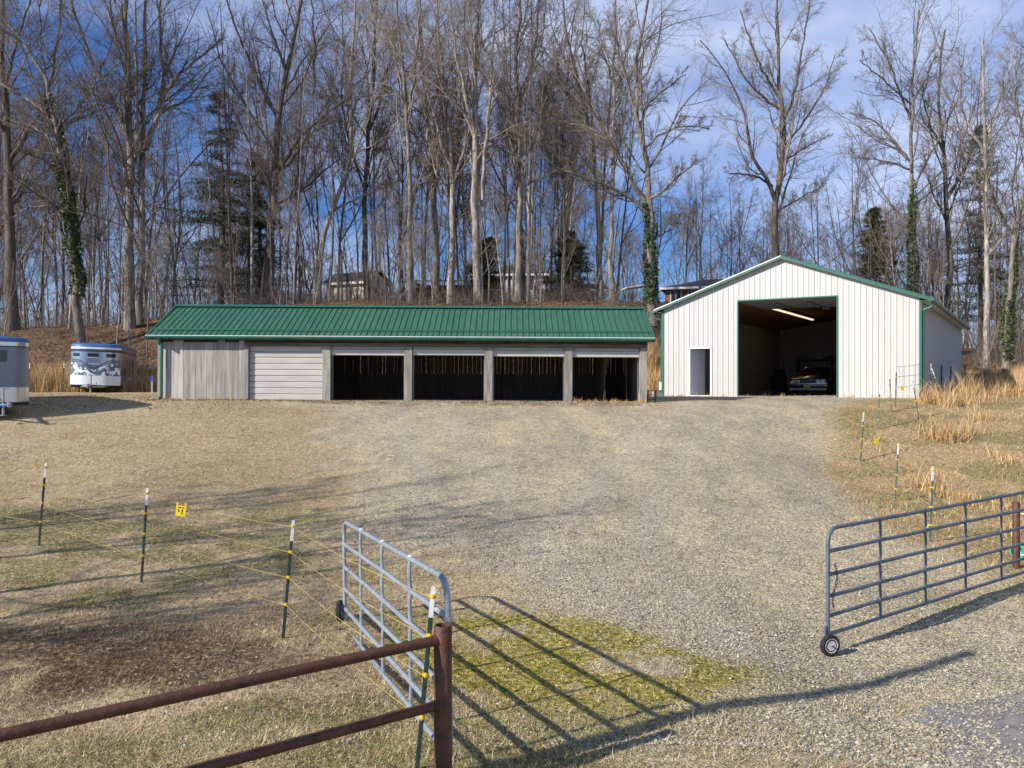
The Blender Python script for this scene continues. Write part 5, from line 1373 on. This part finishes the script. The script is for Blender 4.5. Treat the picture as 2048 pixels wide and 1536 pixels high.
T('oak_tree', 'tall open-crowned tree rising behind the garage ridge', 66, [
    ([(1552, 560), (1551, 480), (1550, 420), (1552, 385), (1568, 330), (1568, 240), (1558, 160), (1552, 60), (1555, -30)], 24, 5), ([(1550, 400), (1530, 345), (1505, 325), (1495, 260), (1478, 190), (1445, 135), (1400, 80)], 13, 3), ([(1567, 240), (1590, 190), (1600, 120), (1615, 40), (1620, -20)], 10, 3),
    ([(1545, 372), (1515, 352), (1480, 347), (1460, 348)], 8, 3), ([(1560, 420), (1600, 395), (1650, 370)], 6, 2), ([(1560, 200), (1530, 150), (1500, 90), (1480, 20)], 9, 3), ([(1560, 220), (1520, 190), (1490, 160), (1450, 80)], 8, 3), ([(1572, 290), (1610, 240), (1650, 180), (1670, 110)], 8, 3), ([(1570, 320), (1620, 290), (1660, 270)], 6, 2)], bark='bark_dark', twig='twig_pale', seed=16, dens=(15, 9, 7, 4), ratio=(.36, .46, .50))
T('ivy_clad_tree', 'ivy-trunked tree right of the garage roof with arching left limb', 60, [
    ([(1828, 620), (1826, 500), (1823, 400), (1820, 300), (1822, 200), (1832, 100), (1838, 20)], 18, 5), ([(1815, 320), (1780, 270), (1750, 240), (1700, 225)], 11, 3), ([(1820, 240), (1790, 160), (1770, 110), (1740, 60)], 8, 3), ([(1822, 210), (1850, 160), (1870, 110)], 8, 3), ([(1816, 205), (1790, 180), (1720, 120)], 6, 3), ([(1824, 340), (1770, 320), (1700, 315)], 7, 3), ([(1825, 380), (1850, 330), (1880, 280), (1890, 220)], 8, 3)], bark='bark', twig='twig', seed=17, ivy=(2, 12.5, 4500, .26))
T('oak_tree', 'dark-trunked tree with broad crown right of the ivied tree', 62, [
    ([(1897, 640), (1898, 520), (1892, 400), (1888, 300), (1875, 220), (1880, 130), (1890, 60)], 20, 5), ([(1892, 400), (1930, 340), (1950, 270), (1960, 180)], 11, 3), ([(1885, 300), (1850, 230), (1845, 170)], 8, 3), ([(1898, 450), (1860, 380), (1850, 330)], 8, 3)], bark='bark_dark', seed=18)
T('poplar_tree', 'pale forked tree in front of the right-hand pine', 58, [
    ([(1975, 660), (1973, 520), (1970, 400), (1972, 300), (1965, 220), (1970, 140), (1965, 80)], 19, 5), ([(1972, 310), (1930, 240), (1915, 190), (1925, 120)], 10, 3), ([(1970, 290), (1995, 210), (2020, 150), (2030, 60)], 10, 3)], bark='bark_pale', twig='twig_pale', seed=19)
T('ivy_clad_tree', 'leaning ivied tree at the far right edge', 54, [
    ([(2012, 680), (2018, 600), (2025, 500), (2040, 420), (2060, 320), (2065, 200), (2070, 80)], 20, 6), ([(2030, 470), (2000, 430), (1980, 380), (1985, 290)], 10, 3), ([(2060, 300), (2030, 220), (2035, 120)], 9, 3)], bark='bark', seed=20, ivy=(1, 9.5, 5000, .34))

# background wood: eight template trees, each placed many times
TEMPL = []
for k in range(8):
    rng = np.random.default_rng(100 + k)
    H = 20.0
    lean = rng.normal(size=2) * .6
    tr_p = [(0, 0, -.3), (lean[0] * .2 + rng.normal() * .2, lean[1] * .2, H * .28), (lean[0] * .6 + rng.normal() * .3, lean[1] * .6, H * .55), (lean[0] + rng.normal() * .4, lean[1], H)]
    P = [resample(tr_p, 12)]; R = [np.linspace(.115, .022, 12)]
    for q in range(rng.integers(2, 4)):
        zf = rng.uniform(.32, .6); i = int(zf * 11); az = rng.uniform(0, 2 * np.pi); ln = H * (1 - zf) * rng.uniform(.6, .95); sp = rng.uniform(.18, .42)
        b_ = P[0][i]; d = np.array([np.cos(az), np.sin(az), 0])
        P.append(resample([b_, b_ + d * ln * sp * .6 + np.array([0, 0, ln * .35]), b_ + d * ln * sp + np.array([0, 0, ln])], 12)); R.append(np.linspace(R[0][i] * .7, .02, 12))
    trk = Acc()
    for p, r in zip(P, R): trk.addq(*tubes(p[None], r[None], 7))
    ac, _ = crown_from(rng, np.stack(P), np.stack(R), (11, 8, 6, 3), .28, (.30, .50, .55), (.45, 1.05), sizes=1.15)
    TEMPL.append((trk.mesh('trunk'), ac.mesh('crown')))

def plant(name, label, group, x, y, h, k, bark, twig, rng, cat='tree', wide=1.0):
    t = thing(name, label, cat, (x, y, tz(x, y)), (rng.normal() * .025, rng.normal() * .025, rng.uniform(0, 6.28)), group)
    s = h / 20.0; t.scale = (s * wide, s * wide, s)
    for nm, me, mt in (('trunk', TEMPL[k][0], bark), ('crown', TEMPL[k][1], twig)):
        o = bpy.data.objects.new(nm, me); col.objects.link(o); o.parent = t
        if not me.materials: me.materials.append(mt)
    return t
rng = np.random.default_rng(55)
barks = ['bark', 'bark_pale', 'bark_dark', 'bark', 'bark', 'bark_pale', 'bark_dark', 'bark', 'bark_pale']
occ = []
TONE = {'bark': 'grey-barked', 'bark_pale': 'pale-barked', 'bark_dark': 'dark-barked'}
LAND = [(-400, 150, 'left of the leaning ivied tree'), (150, 300, 'just left of the barn roof'), (300, 480, 'above the roof left end'), (480, 640, 'left of the cream shed'), (640, 820, 'above the cream shed'),
        (820, 960, 'around the dark open shed'), (960, 1110, 'around the blue-grey house'), (1110, 1340, 'just left of the garage'), (1340, 1560, 'left of the garage ridge'), (1560, 1780, 'right of the garage ridge'), (1780, 1870, 'behind the right-hand ivied tree'), (1870, 1950, 'around the dark trunk at right'), (1950, 2600, 'around the right-hand pine')]
def scatter(n, yr, hr, kind, name='slender_tree', px_rng=None, wide=(.8, 1.2)):
    c = 0; tries = 0
    while c < n and tries < n * 30:
        tries += 1
        y = rng.uniform(*yr); px = rng.uniform(*px_rng); x = PX(px, y)
        s, t_ = gar_local(x, y)
        if -2.0 < s < GW + 2 and -1 < t_ < GL + 1.5: continue
        if any(a < px < b_ and y0 < y < y1 for a, b_, y0, y1 in ((640, 800, 66, 75), (820, 970, 67, 76), (940, 1100, 74, 86), (1140, 1215, 71, 77), (1240, 1300, 69, 75), (1320, 1500, 68, 82))): continue
        if any((x - a) ** 2 + (y - b_) ** 2 < 1.1 for a, b_ in occ): continue
        occ.append((x, y)); k = int(rng.integers(0, 8))
        where = [w for a, b_, w in LAND if a <= px < b_][0]
        lab = kind[0] + ' ' + TONE[barks[k]] + ' ' + kind[1] + ' ' + where
        plant(name, lab, lab, x, y, rng.uniform(*hr), k, M[barks[k]], M['twig' if k % 3 else 'twig_pale'], rng, wide=rng.uniform(*wide)); c += 1
scatter(46, (50, 62), (13, 20), ('slender', 'bare tree in the front rows'), px_rng=(-150, 1180))
scatter(74, (60, 95), (15, 23), ('slim', 'bare tree deep in the wood'), px_rng=(-150, 1240))
scatter(26, (62, 100), (10, 15), ('small', 'bare tree in the low wood'), name='small_tree', px_rng=(1240, 1760), wide=(1.0, 1.5))
scatter(30, (60, 85), (10, 17), ('mid-sized', 'bare tree in the wood'), px_rng=(1780, 2200), wide=(1.0, 1.5))
scatter(64, (95, 130), (12, 18), ('distant', 'bare tree at the back'), name='distant_tree', px_rng=(-200, 2250), wide=(1.1, 1.7))
scatter(34, (43, 52), (4, 8), ('thin', 'sapling on the leafy bank'), name='sapling', px_rng=(-60, 1250), wide=(.9, 1.6))

# pines and evergreen shrubs
def pine(name, label, x, y, h, w, seed, mt='needle', start=.12, n_br=110):
    rng = np.random.default_rng(seed); z = tz(x, y)
    t = thing(name, label, 'tree', (x, y, z))
    P = resample([(0, 0, -.3), (rng.normal() * .2, 0, h * .5), (rng.normal() * .2, 0, h)], 12)
    R = np.linspace(.24, .03, 12); link('trunk', (lambda a: (a.addq(*tubes(P[None], R[None], 8)), a.mesh('trunk'))[1])(Acc()), M['bark_dark'], t)
    u = start + (1 - start) * np.sort(rng.random(n_br)); az = rng.uniform(0, 2 * np.pi, n_br)
    ln = w * (1 - u) ** .75 * rng.uniform(.45, 1.15, n_br) + .25
    base = np.stack([np.interp(u * h, P[:, 2], P[:, k]) for k in range(3)], 1)
    K = 6; tt = np.linspace(0, 1, K)
    d = np.stack([np.cos(az), np.sin(az)], 1)
    B = np.zeros((n_br, K, 3)); B[:, :, :2] = base[:, None, :2] + d[:, None, :] * (ln[:, None] * tt)[..., None]
    B[:, :, 2] = base[:, None, 2] + ln[:, None] * (.12 * tt - .16 * tt ** 2) + rng.normal(size=(n_br, K)) * .04
    ac = Acc(); ac.addq(*tubes(B, np.linspace(.035, .008, K)[None].repeat(n_br, 0), 4)); link('branches', ac.mesh('branches'), M['bark_dark'], t)
    n = 120 * n_br; bi = rng.integers(0, n_br, n); f = rng.uniform(.18, 1.0, n) * (K - 1.001); i = f.astype(int); fr = (f - i)[:, None]
    c = B[bi, i] * (1 - fr) + B[bi, i + 1] * fr
    side = rng.normal(size=(n, 3)) * np.array([.20, .20, .07]) * (.5 + ln[bi][:, None] * .22); c = c + side
    dirv = nrm(nrm(side) + rng.normal(size=(n, 3)) * .5 + np.array([0, 0, .25])); pr = nrm(np.cross(dirv, rng.normal(size=(n, 3))))
    L_ = rng.uniform(.14, .30, (n, 1)); V = np.stack([c - pr * .026, c + pr * .026, c + dirv * L_], 1).reshape(-1, 3)
    link('foliage', np_mesh('foliage', V, None, np.arange(n * 3).reshape(n, 3), smooth=False), M[mt], t)
    return t
pine('pine_tree', 'dark layered pine half hidden in the wood left of the barn', PX(438, 58), 58, 15.5, 4.3, 201)
pine('pine_tree', 'smaller dark pine branch layers beside the tall forked tree', PX(512, 61), 61, 11.5, 3.6, 202)
pine('pine_tree', 'tall dark green pine in the wood at the right', PX(1962, 68), 68, 17.5, 4.6, 203)
pine('cedar_tree', 'bronzed conical cedar behind the garage roof', PX(1747, 66), 66, 10.0, 3.0, 204, 'cedar', .02, 230)
pine('cedar_tree', 'dark evergreen behind the thick pale poplar', PX(968, 62), 62, 4.6, 1.9, 205, 'holly', .02, 110)
pine('cedar_tree', 'loose olive-green evergreen right of the blue-grey house', PX(1140, 58), 58, 4.6, 2.4, 206, 'holly', .02, 90)

# ------------------------------------------------------------------ brush, litter, grasses (uncountable)
def brush(name, label, spots, seed, hr=(.7, 1.8), mt='twig'):
    rng = np.random.default_rng(seed); n = len(spots)
    base = np.array([(x, y, tz(x, y)) for x, y in spots]); ns = 8
    b = np.repeat(base, ns, 0) + rng.normal(size=(n * ns, 3)) * np.array([.18, .18, 0])
    d = nrm(rng.normal(size=(n * ns, 3)) * np.array([.5, .5, .1]) + np.array([0, 0, 1.0]))
    L = np.repeat(rng.uniform(*hr, n), ns) * rng.uniform(.6, 1.2, n * ns); K = 5; out = [b]; p = b
    for k in range(K - 1):
        d = nrm(d + rng.normal(size=d.shape) * .22 + np.array([0, 0, -.08 * k])); p = p + d * (L / (K - 1))[:, None]; out.append(p)
    P = np.stack(out, 1); R = np.linspace(.009, .004, K)[None].repeat(n * ns, 0)
    ac = Acc(); ac.addq(*tubes(P, R, 3))
    B, R2 = grow(rng, P, R, 6, .25, 1, .42, .4, 1.1, .03, 2, .8, .2, rmin=.004); ac.addq(*tubes(B, R2, 3))
    return tag(link(name, ac.mesh(name), M[mt]), label, 'brush', kind='stuff')
rng = np.random.default_rng(77)
def spots(n, pxr, yr):
    y = rng.uniform(*yr, n); px = rng.uniform(*pxr, n); x = PX(px, y); s, t_ = gar_local(x, y)
    ok = ~((s > -1.0) & (s < GW + 1.0) & (t_ > -1) & (t_ < GL + 1)) & ~((x > -13.2) & (x < 5.4) & (y < 37)); return list(zip(x[ok], y[ok]))
brush('bank_brush', 'tangled bare brush covering the wooded bank', spots(210, (-60, 640), (40.8, 56)) + spots(240, (560, 1310), (46, 62)), 301)
brush('bare_thicket', 'tangled bare thicket right of the garage', spots(110, (1935, 2200), (56, 66)) , 302, (1.6, 4.2), 'twig_pale')
brush('bank_bramble', 'reddish bramble stems at the foot of the bank', spots(80, (1296, 1326), (40.5, 46)) + spots(60, (60, 320), (39.5, 43)), 303, (.5, 1.1), 'twig')

def understory():
    rng = np.random.default_rng(330); n = 1250
    y = rng.uniform(54, 112, n); px = rng.uniform(-150, 2200, n); x = PX(px, y); s_, t_ = gar_local(x, y)
    ok = ~((s_ > -2) & (s_ < GW + 2) & (t_ < GL + 2)) & ~((px > 640) & (px < 1320) & (y < 84) & ((y > 66) | (rng.random(n) < .45))) & ~((px > 1320) & (px < 1520) & (y < 84)); x, y = x[ok], y[ok]; n = len(x)
    b = np.stack([x, y, terrain(x, y) - .1], 1); h = rng.uniform(3, 10, n) * np.where((px[ok] > 1540) & (px[ok] < 1760), .6, 1); K = 5; out = [b]; p = b; d = nrm(rng.normal(size=(n, 3)) * .12 + np.array([0, 0, 1.]))
    for k in range(K - 1): d = nrm(d + rng.normal(size=d.shape) * .1); p = p + d * (h / (K - 1))[:, None]; out.append(p)
    P = np.stack(out, 1); R_ = np.linspace(1, .25, K)[None] * (h * .008)[:, None]
    ac = Acc(); ac.addq(*tubes(P, R_, 4)); B, R2 = grow(rng, P, R_, 9, .2, 1, .38, .5, 1.2, .06, 3, .5, .15, rmin=.008); ac.addq(*tubes(B, R2, 3))
    B3, R3 = grow(rng, B, R2, 4, .2, 1, .5, .4, 1.1, .03, 2, .7, .1, rmin=.007); ac.addt(*cones(B3[:, 0], B3[:, 1], R3[:, 0]))
    tag(link('far_understory', ac.mesh('far_understory'), M['twig']), 'dense bare understory filling the wood behind the trunks', 'understory', kind='stuff')
understory()

def blades(n, x, y, L, lean, cols, w, rng, bend=.35):
    # one or two triangles per blade
    z = terrain(x, y)
    az = rng.uniform(0, 2 * np.pi, n); le = np.clip(rng.normal(lean, .25, n), 0, 1.45)
    d = np.stack([np.cos(az) * np.sin(le), np.sin(az) * np.sin(le), np.cos(le)], 1)
    pr = np.stack([-np.sin(az + rng.normal(size=n) * .8), np.cos(az), np.zeros(n)], 1); pr = nrm(pr)
    b = np.stack([x, y, z - .004], 1)
    V = np.stack([b - pr * w[:, None], b + pr * w[:, None], b + d * L[:, None]], 1)
    return V.reshape(-1, 3), np.arange(n * 3).reshape(n, 3), np.repeat(cols, 3, 0)

# short dead grass: denser near the camera
def short_grass():
    rng = np.random.default_rng(400)
    n = 640000
    y = 5.6 + (rng.random(n) ** 2.0) * 25; x = rng.uniform(-.66, .66, n) * (y + 1.0)
    g, mo, gn, di, le = masks(x, y)
    dens = (1 - g * .93) * (1 - .45 * mo) * (.25 + .75 * sstep(.38, .6, fbm(x * 1.3, y * 1.3, 81)))
    s, t_ = gar_local(x, y)
    keep = (rng.random(n) < dens) & ~((s > -.2) & (t_ > -.2)) & ~in_poly(x, y, rp_poly) & (y < 30.8)
    x, y, gn, di, mo = x[keep], y[keep], gn[keep], di[keep], mo[keep]; n = len(x)
    c0 = np.array([.58, .45, .25]); c1 = np.array([.32, .21, .10]); c2 = np.array([.74, .64, .43]); cg = np.array([.16, .18, .045]); cd = np.array([.17, .10, .06])
    u = rng.random((n, 1)); v = rng.random((n, 1))
    cc = c0 * u + c1 * (1 - u); cc = np.where(v > .78, c2, cc)
    gsel_ = rng.random(n) < np.clip(gn * .55 + .02, 0, .5); cc[gsel_] = cg * rng.uniform(.6, 1.4, (gsel_.sum(), 1))
    dsel = rng.random(n) < di * .7; cc[dsel] = cd * rng.uniform(.6, 1.5, (dsel.sum(), 1))
    far = np.clip((y - 6) / 20, 0, 1)
    L = rng.uniform(.03, .10, n) * (1 + .1 * far) * (.6 + .9 * fbm(x * .9, y * .9, 83)); w = rng.uniform(.0016, .0032, n) * (1 + .9 * far)
    V, Tt, C = blades(n, x, y, L, 1.05, cc, w, rng)
    tag(link('dead_grass', np_mesh('dead_grass', V, None, Tt, smooth=False, color=C), M['tint']), 'short dead straw-coloured grass with green patches', 'grass', kind='stuff')
short_grass()

def stones():
    rng = np.random.default_rng(410); n = 90000
    y = 7.2 + rng.random(n) ** 1.7 * 15; x = rng.uniform(-.4, .62, n) * (y + 1)
    g, mo, gn, di, le = masks(x, y)
    keep = (rng.random(n) < (np.clip(g - mo, 0, 1) * .8 + .03) * np.where(in_poly(x, y, rp_poly), .12, 1)) | (in_poly(x, y, [(3.4, 7.2), (4.3, 9.2), (8, 10.2), (8, 8.8), (5, 8.0), (4.4, 6.5)]) & (rng.random(n) < .10))
    ex = [(9 + (a - 9) * 1.09, 7 + (b_ - 7) * 1.2) for a, b_ in rp_poly]; sh_ = [(9 + (a - 9) * .90, 7 + (b_ - 7) * .8) for a, b_ in rp_poly]
    keep |= in_poly(x, y, ex) & ~in_poly(x, y, sh_) & (rng.random(n) < .75)
    x, y = x[keep], y[keep]; n = len(x); r = rng.uniform(.007, .019, n) * (1 + .35 * (rng.random(n) > .93))
    onr = in_poly(x, y, rp_poly)
    c = np.stack([x, y, terrain(x, y) + r * .35 + onr * .008], 1)
    o = np.array([[1, 0, 0], [0, 1, 0], [-1, 0, 0], [0, -1, 0], [0, 0, .7], [0, 0, -.7]], float)
    V = c[:, None, :] + (o[None] * (1 + rng.normal(size=(n, 6, 3)) * .22)) * r[:, None, None]
    # rotate stones about z
    t3 = np.array([[0, 1, 4], [1, 2, 4], [2, 3, 4], [3, 0, 4]])
    Tt = (np.arange(n)[:, None, None] * 6 + t3[None]).reshape(-1, 3)
    k = rng.random((n, 1)); cc = np.array([.20, .19, .15]) * (1 - k) + np.array([.54, .47, .33]) * k; cc = np.where(rng.random((n, 1)) > .95, np.array([.62, .59, .5]), cc); cc = np.where(rng.random((n, 1)) > .90, np.array([.15, .16, .155]), cc)
    tag(link('gravel_stones', np_mesh('gravel_stones', V.reshape(-1, 3), None, Tt, smooth=False, color=np.repeat(cc, 6, 0)), M['stone']), 'loose grey and tan gravel stones over the drive', 'gravel', kind='stuff')
stones()

def litter():
    rng = np.random.default_rng(420); n = 42000
    y = rng.uniform(38.8, 60, n); x = rng.uniform(-.62, .66, n) * y
    s, t_ = gar_local(x, y); ok = ~((s > -.1) & (s < GW + .1) & (t_ > -.1)) & ~((x > -13) & (x < 5.2) & (y < 37)) & ~((x > 15) & (y < 55)); x, y = x[ok], y[ok]
    n2 = 3600; y2 = np.r_[rng.uniform(29.9, 30.85, 1500), rng.uniform(6, 16, 500), rng.uniform(28, 33, 1600)]; x2_ = np.r_[rng.uniform(-13, 5.4, 1500), rng.uniform(-6, 3.5, 500), rng.uniform(-20, -8, 1600)]
    x = np.r_[x, x2_]; y = np.r_[y, y2]; n = len(x)
    c = np.stack([x, y, terrain(x, y) + .03], 1); V, Q = leaf_quads(rng, c, .05, flat=.9)
    k = rng.random((n, 1)); cc = np.array([.11, .065, .04]) * (1 - k) + np.array([.33, .19, .10]) * k
    V = V.reshape(-1, 4, 3); near = y < 34; V[near] = c[near][:, None] + (V[near] - c[near][:, None]) * np.where(y[near] < 20, .55, .6)[:, None, None]; V[near, :, 2] -= .018
    tag(link('leaf_litter', np_mesh('leaf_litter', V.reshape(-1, 3), Q, smooth=False, color=np.repeat(cc, 4, 0)), M['tint']), 'fallen brown leaves over the bank and along the barn', 'leaves', kind='stuff')
litter()

# tall orange broom sedge
def sedge_mesh(name, pts, hr, nb, seed, spread=.10, lean=.16):
    rng = np.random.default_rng(seed); n = len(pts); x = np.repeat([p[0] for p in pts], nb) + rng.normal(size=n * nb) * spread; y = np.repeat([p[1] for p in pts], nb) + rng.normal(size=n * nb) * spread
    N = n * nb; b = np.stack([x, y, terrain(x, y) - .02], 1)
    h = np.repeat(rng.uniform(*hr, n) * rng.uniform(.55, 1.1, n), nb) * (.22 + .95 * rng.random(N) ** .8); az = rng.uniform(0, 2 * np.pi, N); le = np.abs(rng.normal(0, lean, N)) + .02
    d = np.stack([np.cos(az) * np.sin(le), np.sin(az) * np.sin(le), np.cos(le)], 1); d2 = nrm(d + np.stack([np.cos(az), np.sin(az), -.3 * np.ones(N)], 1) * .28)
    pr = nrm(np.cross(d, rng.normal(size=(N, 3)))); w = rng.uniform(.004, .009, N)[:, None]
    m1 = b + d * (h * .6)[:, None]; tp = m1 + d2 * (h * .4)[:, None]
    V = np.stack([b - pr * w, b + pr * w, m1 + pr * w * .8, m1 - pr * w * .8, tp], 1).reshape(-1, 3)
    base = np.arange(N)[:, None] * 5
    k = rng.random((N, 1)); cc = np.array([.36, .20, .08]) * (1 - k) + np.array([.62, .43, .21]) * k; cc = np.where(rng.random((N, 1)) > .9, np.array([.66, .52, .32]), cc)
    return np_mesh(name, V, (base + np.array([[0, 1, 2, 3]])), (base + np.array([[3, 2, 4]])), smooth=False, color=np.repeat(cc, 5, 0))
def field(n, pxr, yr, cond=None):
    y = rng.uniform(*yr, n); x = PX(rng.uniform(*pxr, n), y); s, t_ = gar_local(x, y)
    ok = ~((s > -.4) & (s < GW + .4) & (t_ > -.4) & (t_ < GL + .3)) & ~((x > -13.2) & (x < 5.4) & (y < 37)); ok &= vn(x * .7, y * .7, 91) > .28
    return list(zip(x[ok], y[ok]))
tag(link('broom_sedge', sedge_mesh('broom_sedge', field(760, (-60, 322), (38.9, 42.5)) + field(260, (1294, 1332), (40.2, 46)), (.8, 1.6), 26, 501), M['tint']), 'tall orange dry grass along the foot of the bank', 'dry grass', kind='stuff')
tag(link('straw_meadow', sedge_mesh('straw_meadow', field(2300, (1922, 2150), (35.5, 56)), (.5, 1.05), 16, 502), M['tint']), 'tall straw-coloured meadow grass right of the garage', 'dry grass', kind='stuff')
CL = [(1640 + 215, 925, 21.5, .85, 'tall straw grass clump below the leaning fence post on the right'), (1925, 935, 20.5, .5, 'low leaning straw grass clump right of the tallest clump'), (1998, 945, 19.5, .62, 'straw grass clump near the right edge above the gate'),
      (2030, 1005, 16.8, .6, 'straw grass clump just behind the right gate end'), (2005, 880, 24.0, .45, 'thin straw grass clump farthest right on the slope'), (1880, 850, 26.0, .95, 'broad straw grass clump below the garage corner'),
      (1905, 800, 30.5, 1.1, 'dense straw grass clump against the garage side wall'), (1935, 790, 32.5, 1.2, 'tallest straw grass clump right of the garage side wall'), (1862, 800, 31.0, .8, 'straw grass clump at the foot of the garage corner trim'), (1960, 830, 28.0, .6, 'scattered straw grass clump on the slope crest')]
for i, (px, py, Y, h, lab) in enumerate(CL):
    x = PX(px, Y); r3 = np.random.default_rng(520 + i)
    k = 7 if h > .7 else 4
    pts = [(x + r3.normal() * .22, Y + r3.normal() * .22) for _ in range(k)]
    if h > .9: pts += [(x + r3.normal() * .6, Y + r3.normal() * .5) for _ in range(6)]
    s_pts = [p for p in pts if not (gar_local(*p)[0] < GW + .3 and gar_local(*p)[1] > -.3)]
    o = thing('grass_clump', lab, 'grass clump', (x, Y, tz(x, Y)), group='straw grass clumps on the right slope')
    me = sedge_mesh('blades', s_pts or [(x, Y)], (h * .6, h * 1.1), 34, 540 + i, .12, .3)
    bo = link('blades', me, M['tint'], o); bo.location = -o.location
wr = np.random.default_rng(570)
weed = [(wr.uniform(2.2, 4.7), wr.uniform(30.55, 30.85)) for _ in range(60)] + [(wr.uniform(-12.4, -9.6), wr.uniform(30.6, 30.9)) for _ in range(40)]
for _ in range(50):
    q = gworld(wr.uniform(.2, GW - .1), -wr.uniform(.08, .3)); weed.append((q[0], q[1]))
tag(link('sill_weeds', sedge_mesh('sill_weeds', weed, (.08, .26), 9, 571, .06, .35), M['tint']), 'short dry weeds along the foot of the barn and garage fronts', 'weeds', kind='stuff')
# sparse taller straw over the right slope
tag(link('slope_straw', sedge_mesh('slope_straw', field(480, (1705, 2120), (13.8, 34)), (.08, .24), 9, 560, .16, .65), M['tint']), 'low scattered straw over the right-hand slope', 'dry grass', kind='stuff')

# ------------------------------------------------------------------ outside the frame on the left: what throws the long shadows
tip = Vector((5.3, 10.15)); d_ = 11.8
pb = tip - SH * d_
up_ = thing('utility_pole', 'plain wooden pole standing outside the left edge of the picture', 'pole', (pb.x, pb.y, tz(pb.x, pb.y)))
mb = MB(); mb.tube([(0, 0, -.4), (0, 0, 3.2), (.02, 0, 6.55)], [.12, .105, .075], 14); mb.build('shaft', M['pole'], up_, smooth=True)
mb = MB(); mb.lathe([(.078, 0), (.085, .02), (.05, .05)], 12, 'z', (.02, 0, 6.55)); mb.build('cap', M['steel'], up_, smooth=True)
rng = np.random.default_rng(88)
for (tx, ty, h, k, lab) in ((-15.2, 8.3, 10.5, 1, 'bare shade tree outside the left edge, nearest the fence line'), (-11.6, 7.6, 8.0, 4, 'small bare tree outside the left edge near the pole'), (-17.5, 9.8, 11.5, 6, 'taller bare tree outside the left edge behind the others'), (-13.2, 6.4, 7.2, 2, 'slim bare tree outside the left edge just behind the pole'), (-12.2, 8.9, 9.0, 5, 'bare tree outside the left edge level with the fence')):
    plant('shade_tree', lab, 'trees outside the left edge', tx, ty, h, k, M['bark'], M['twig'], rng, wide=1.7)
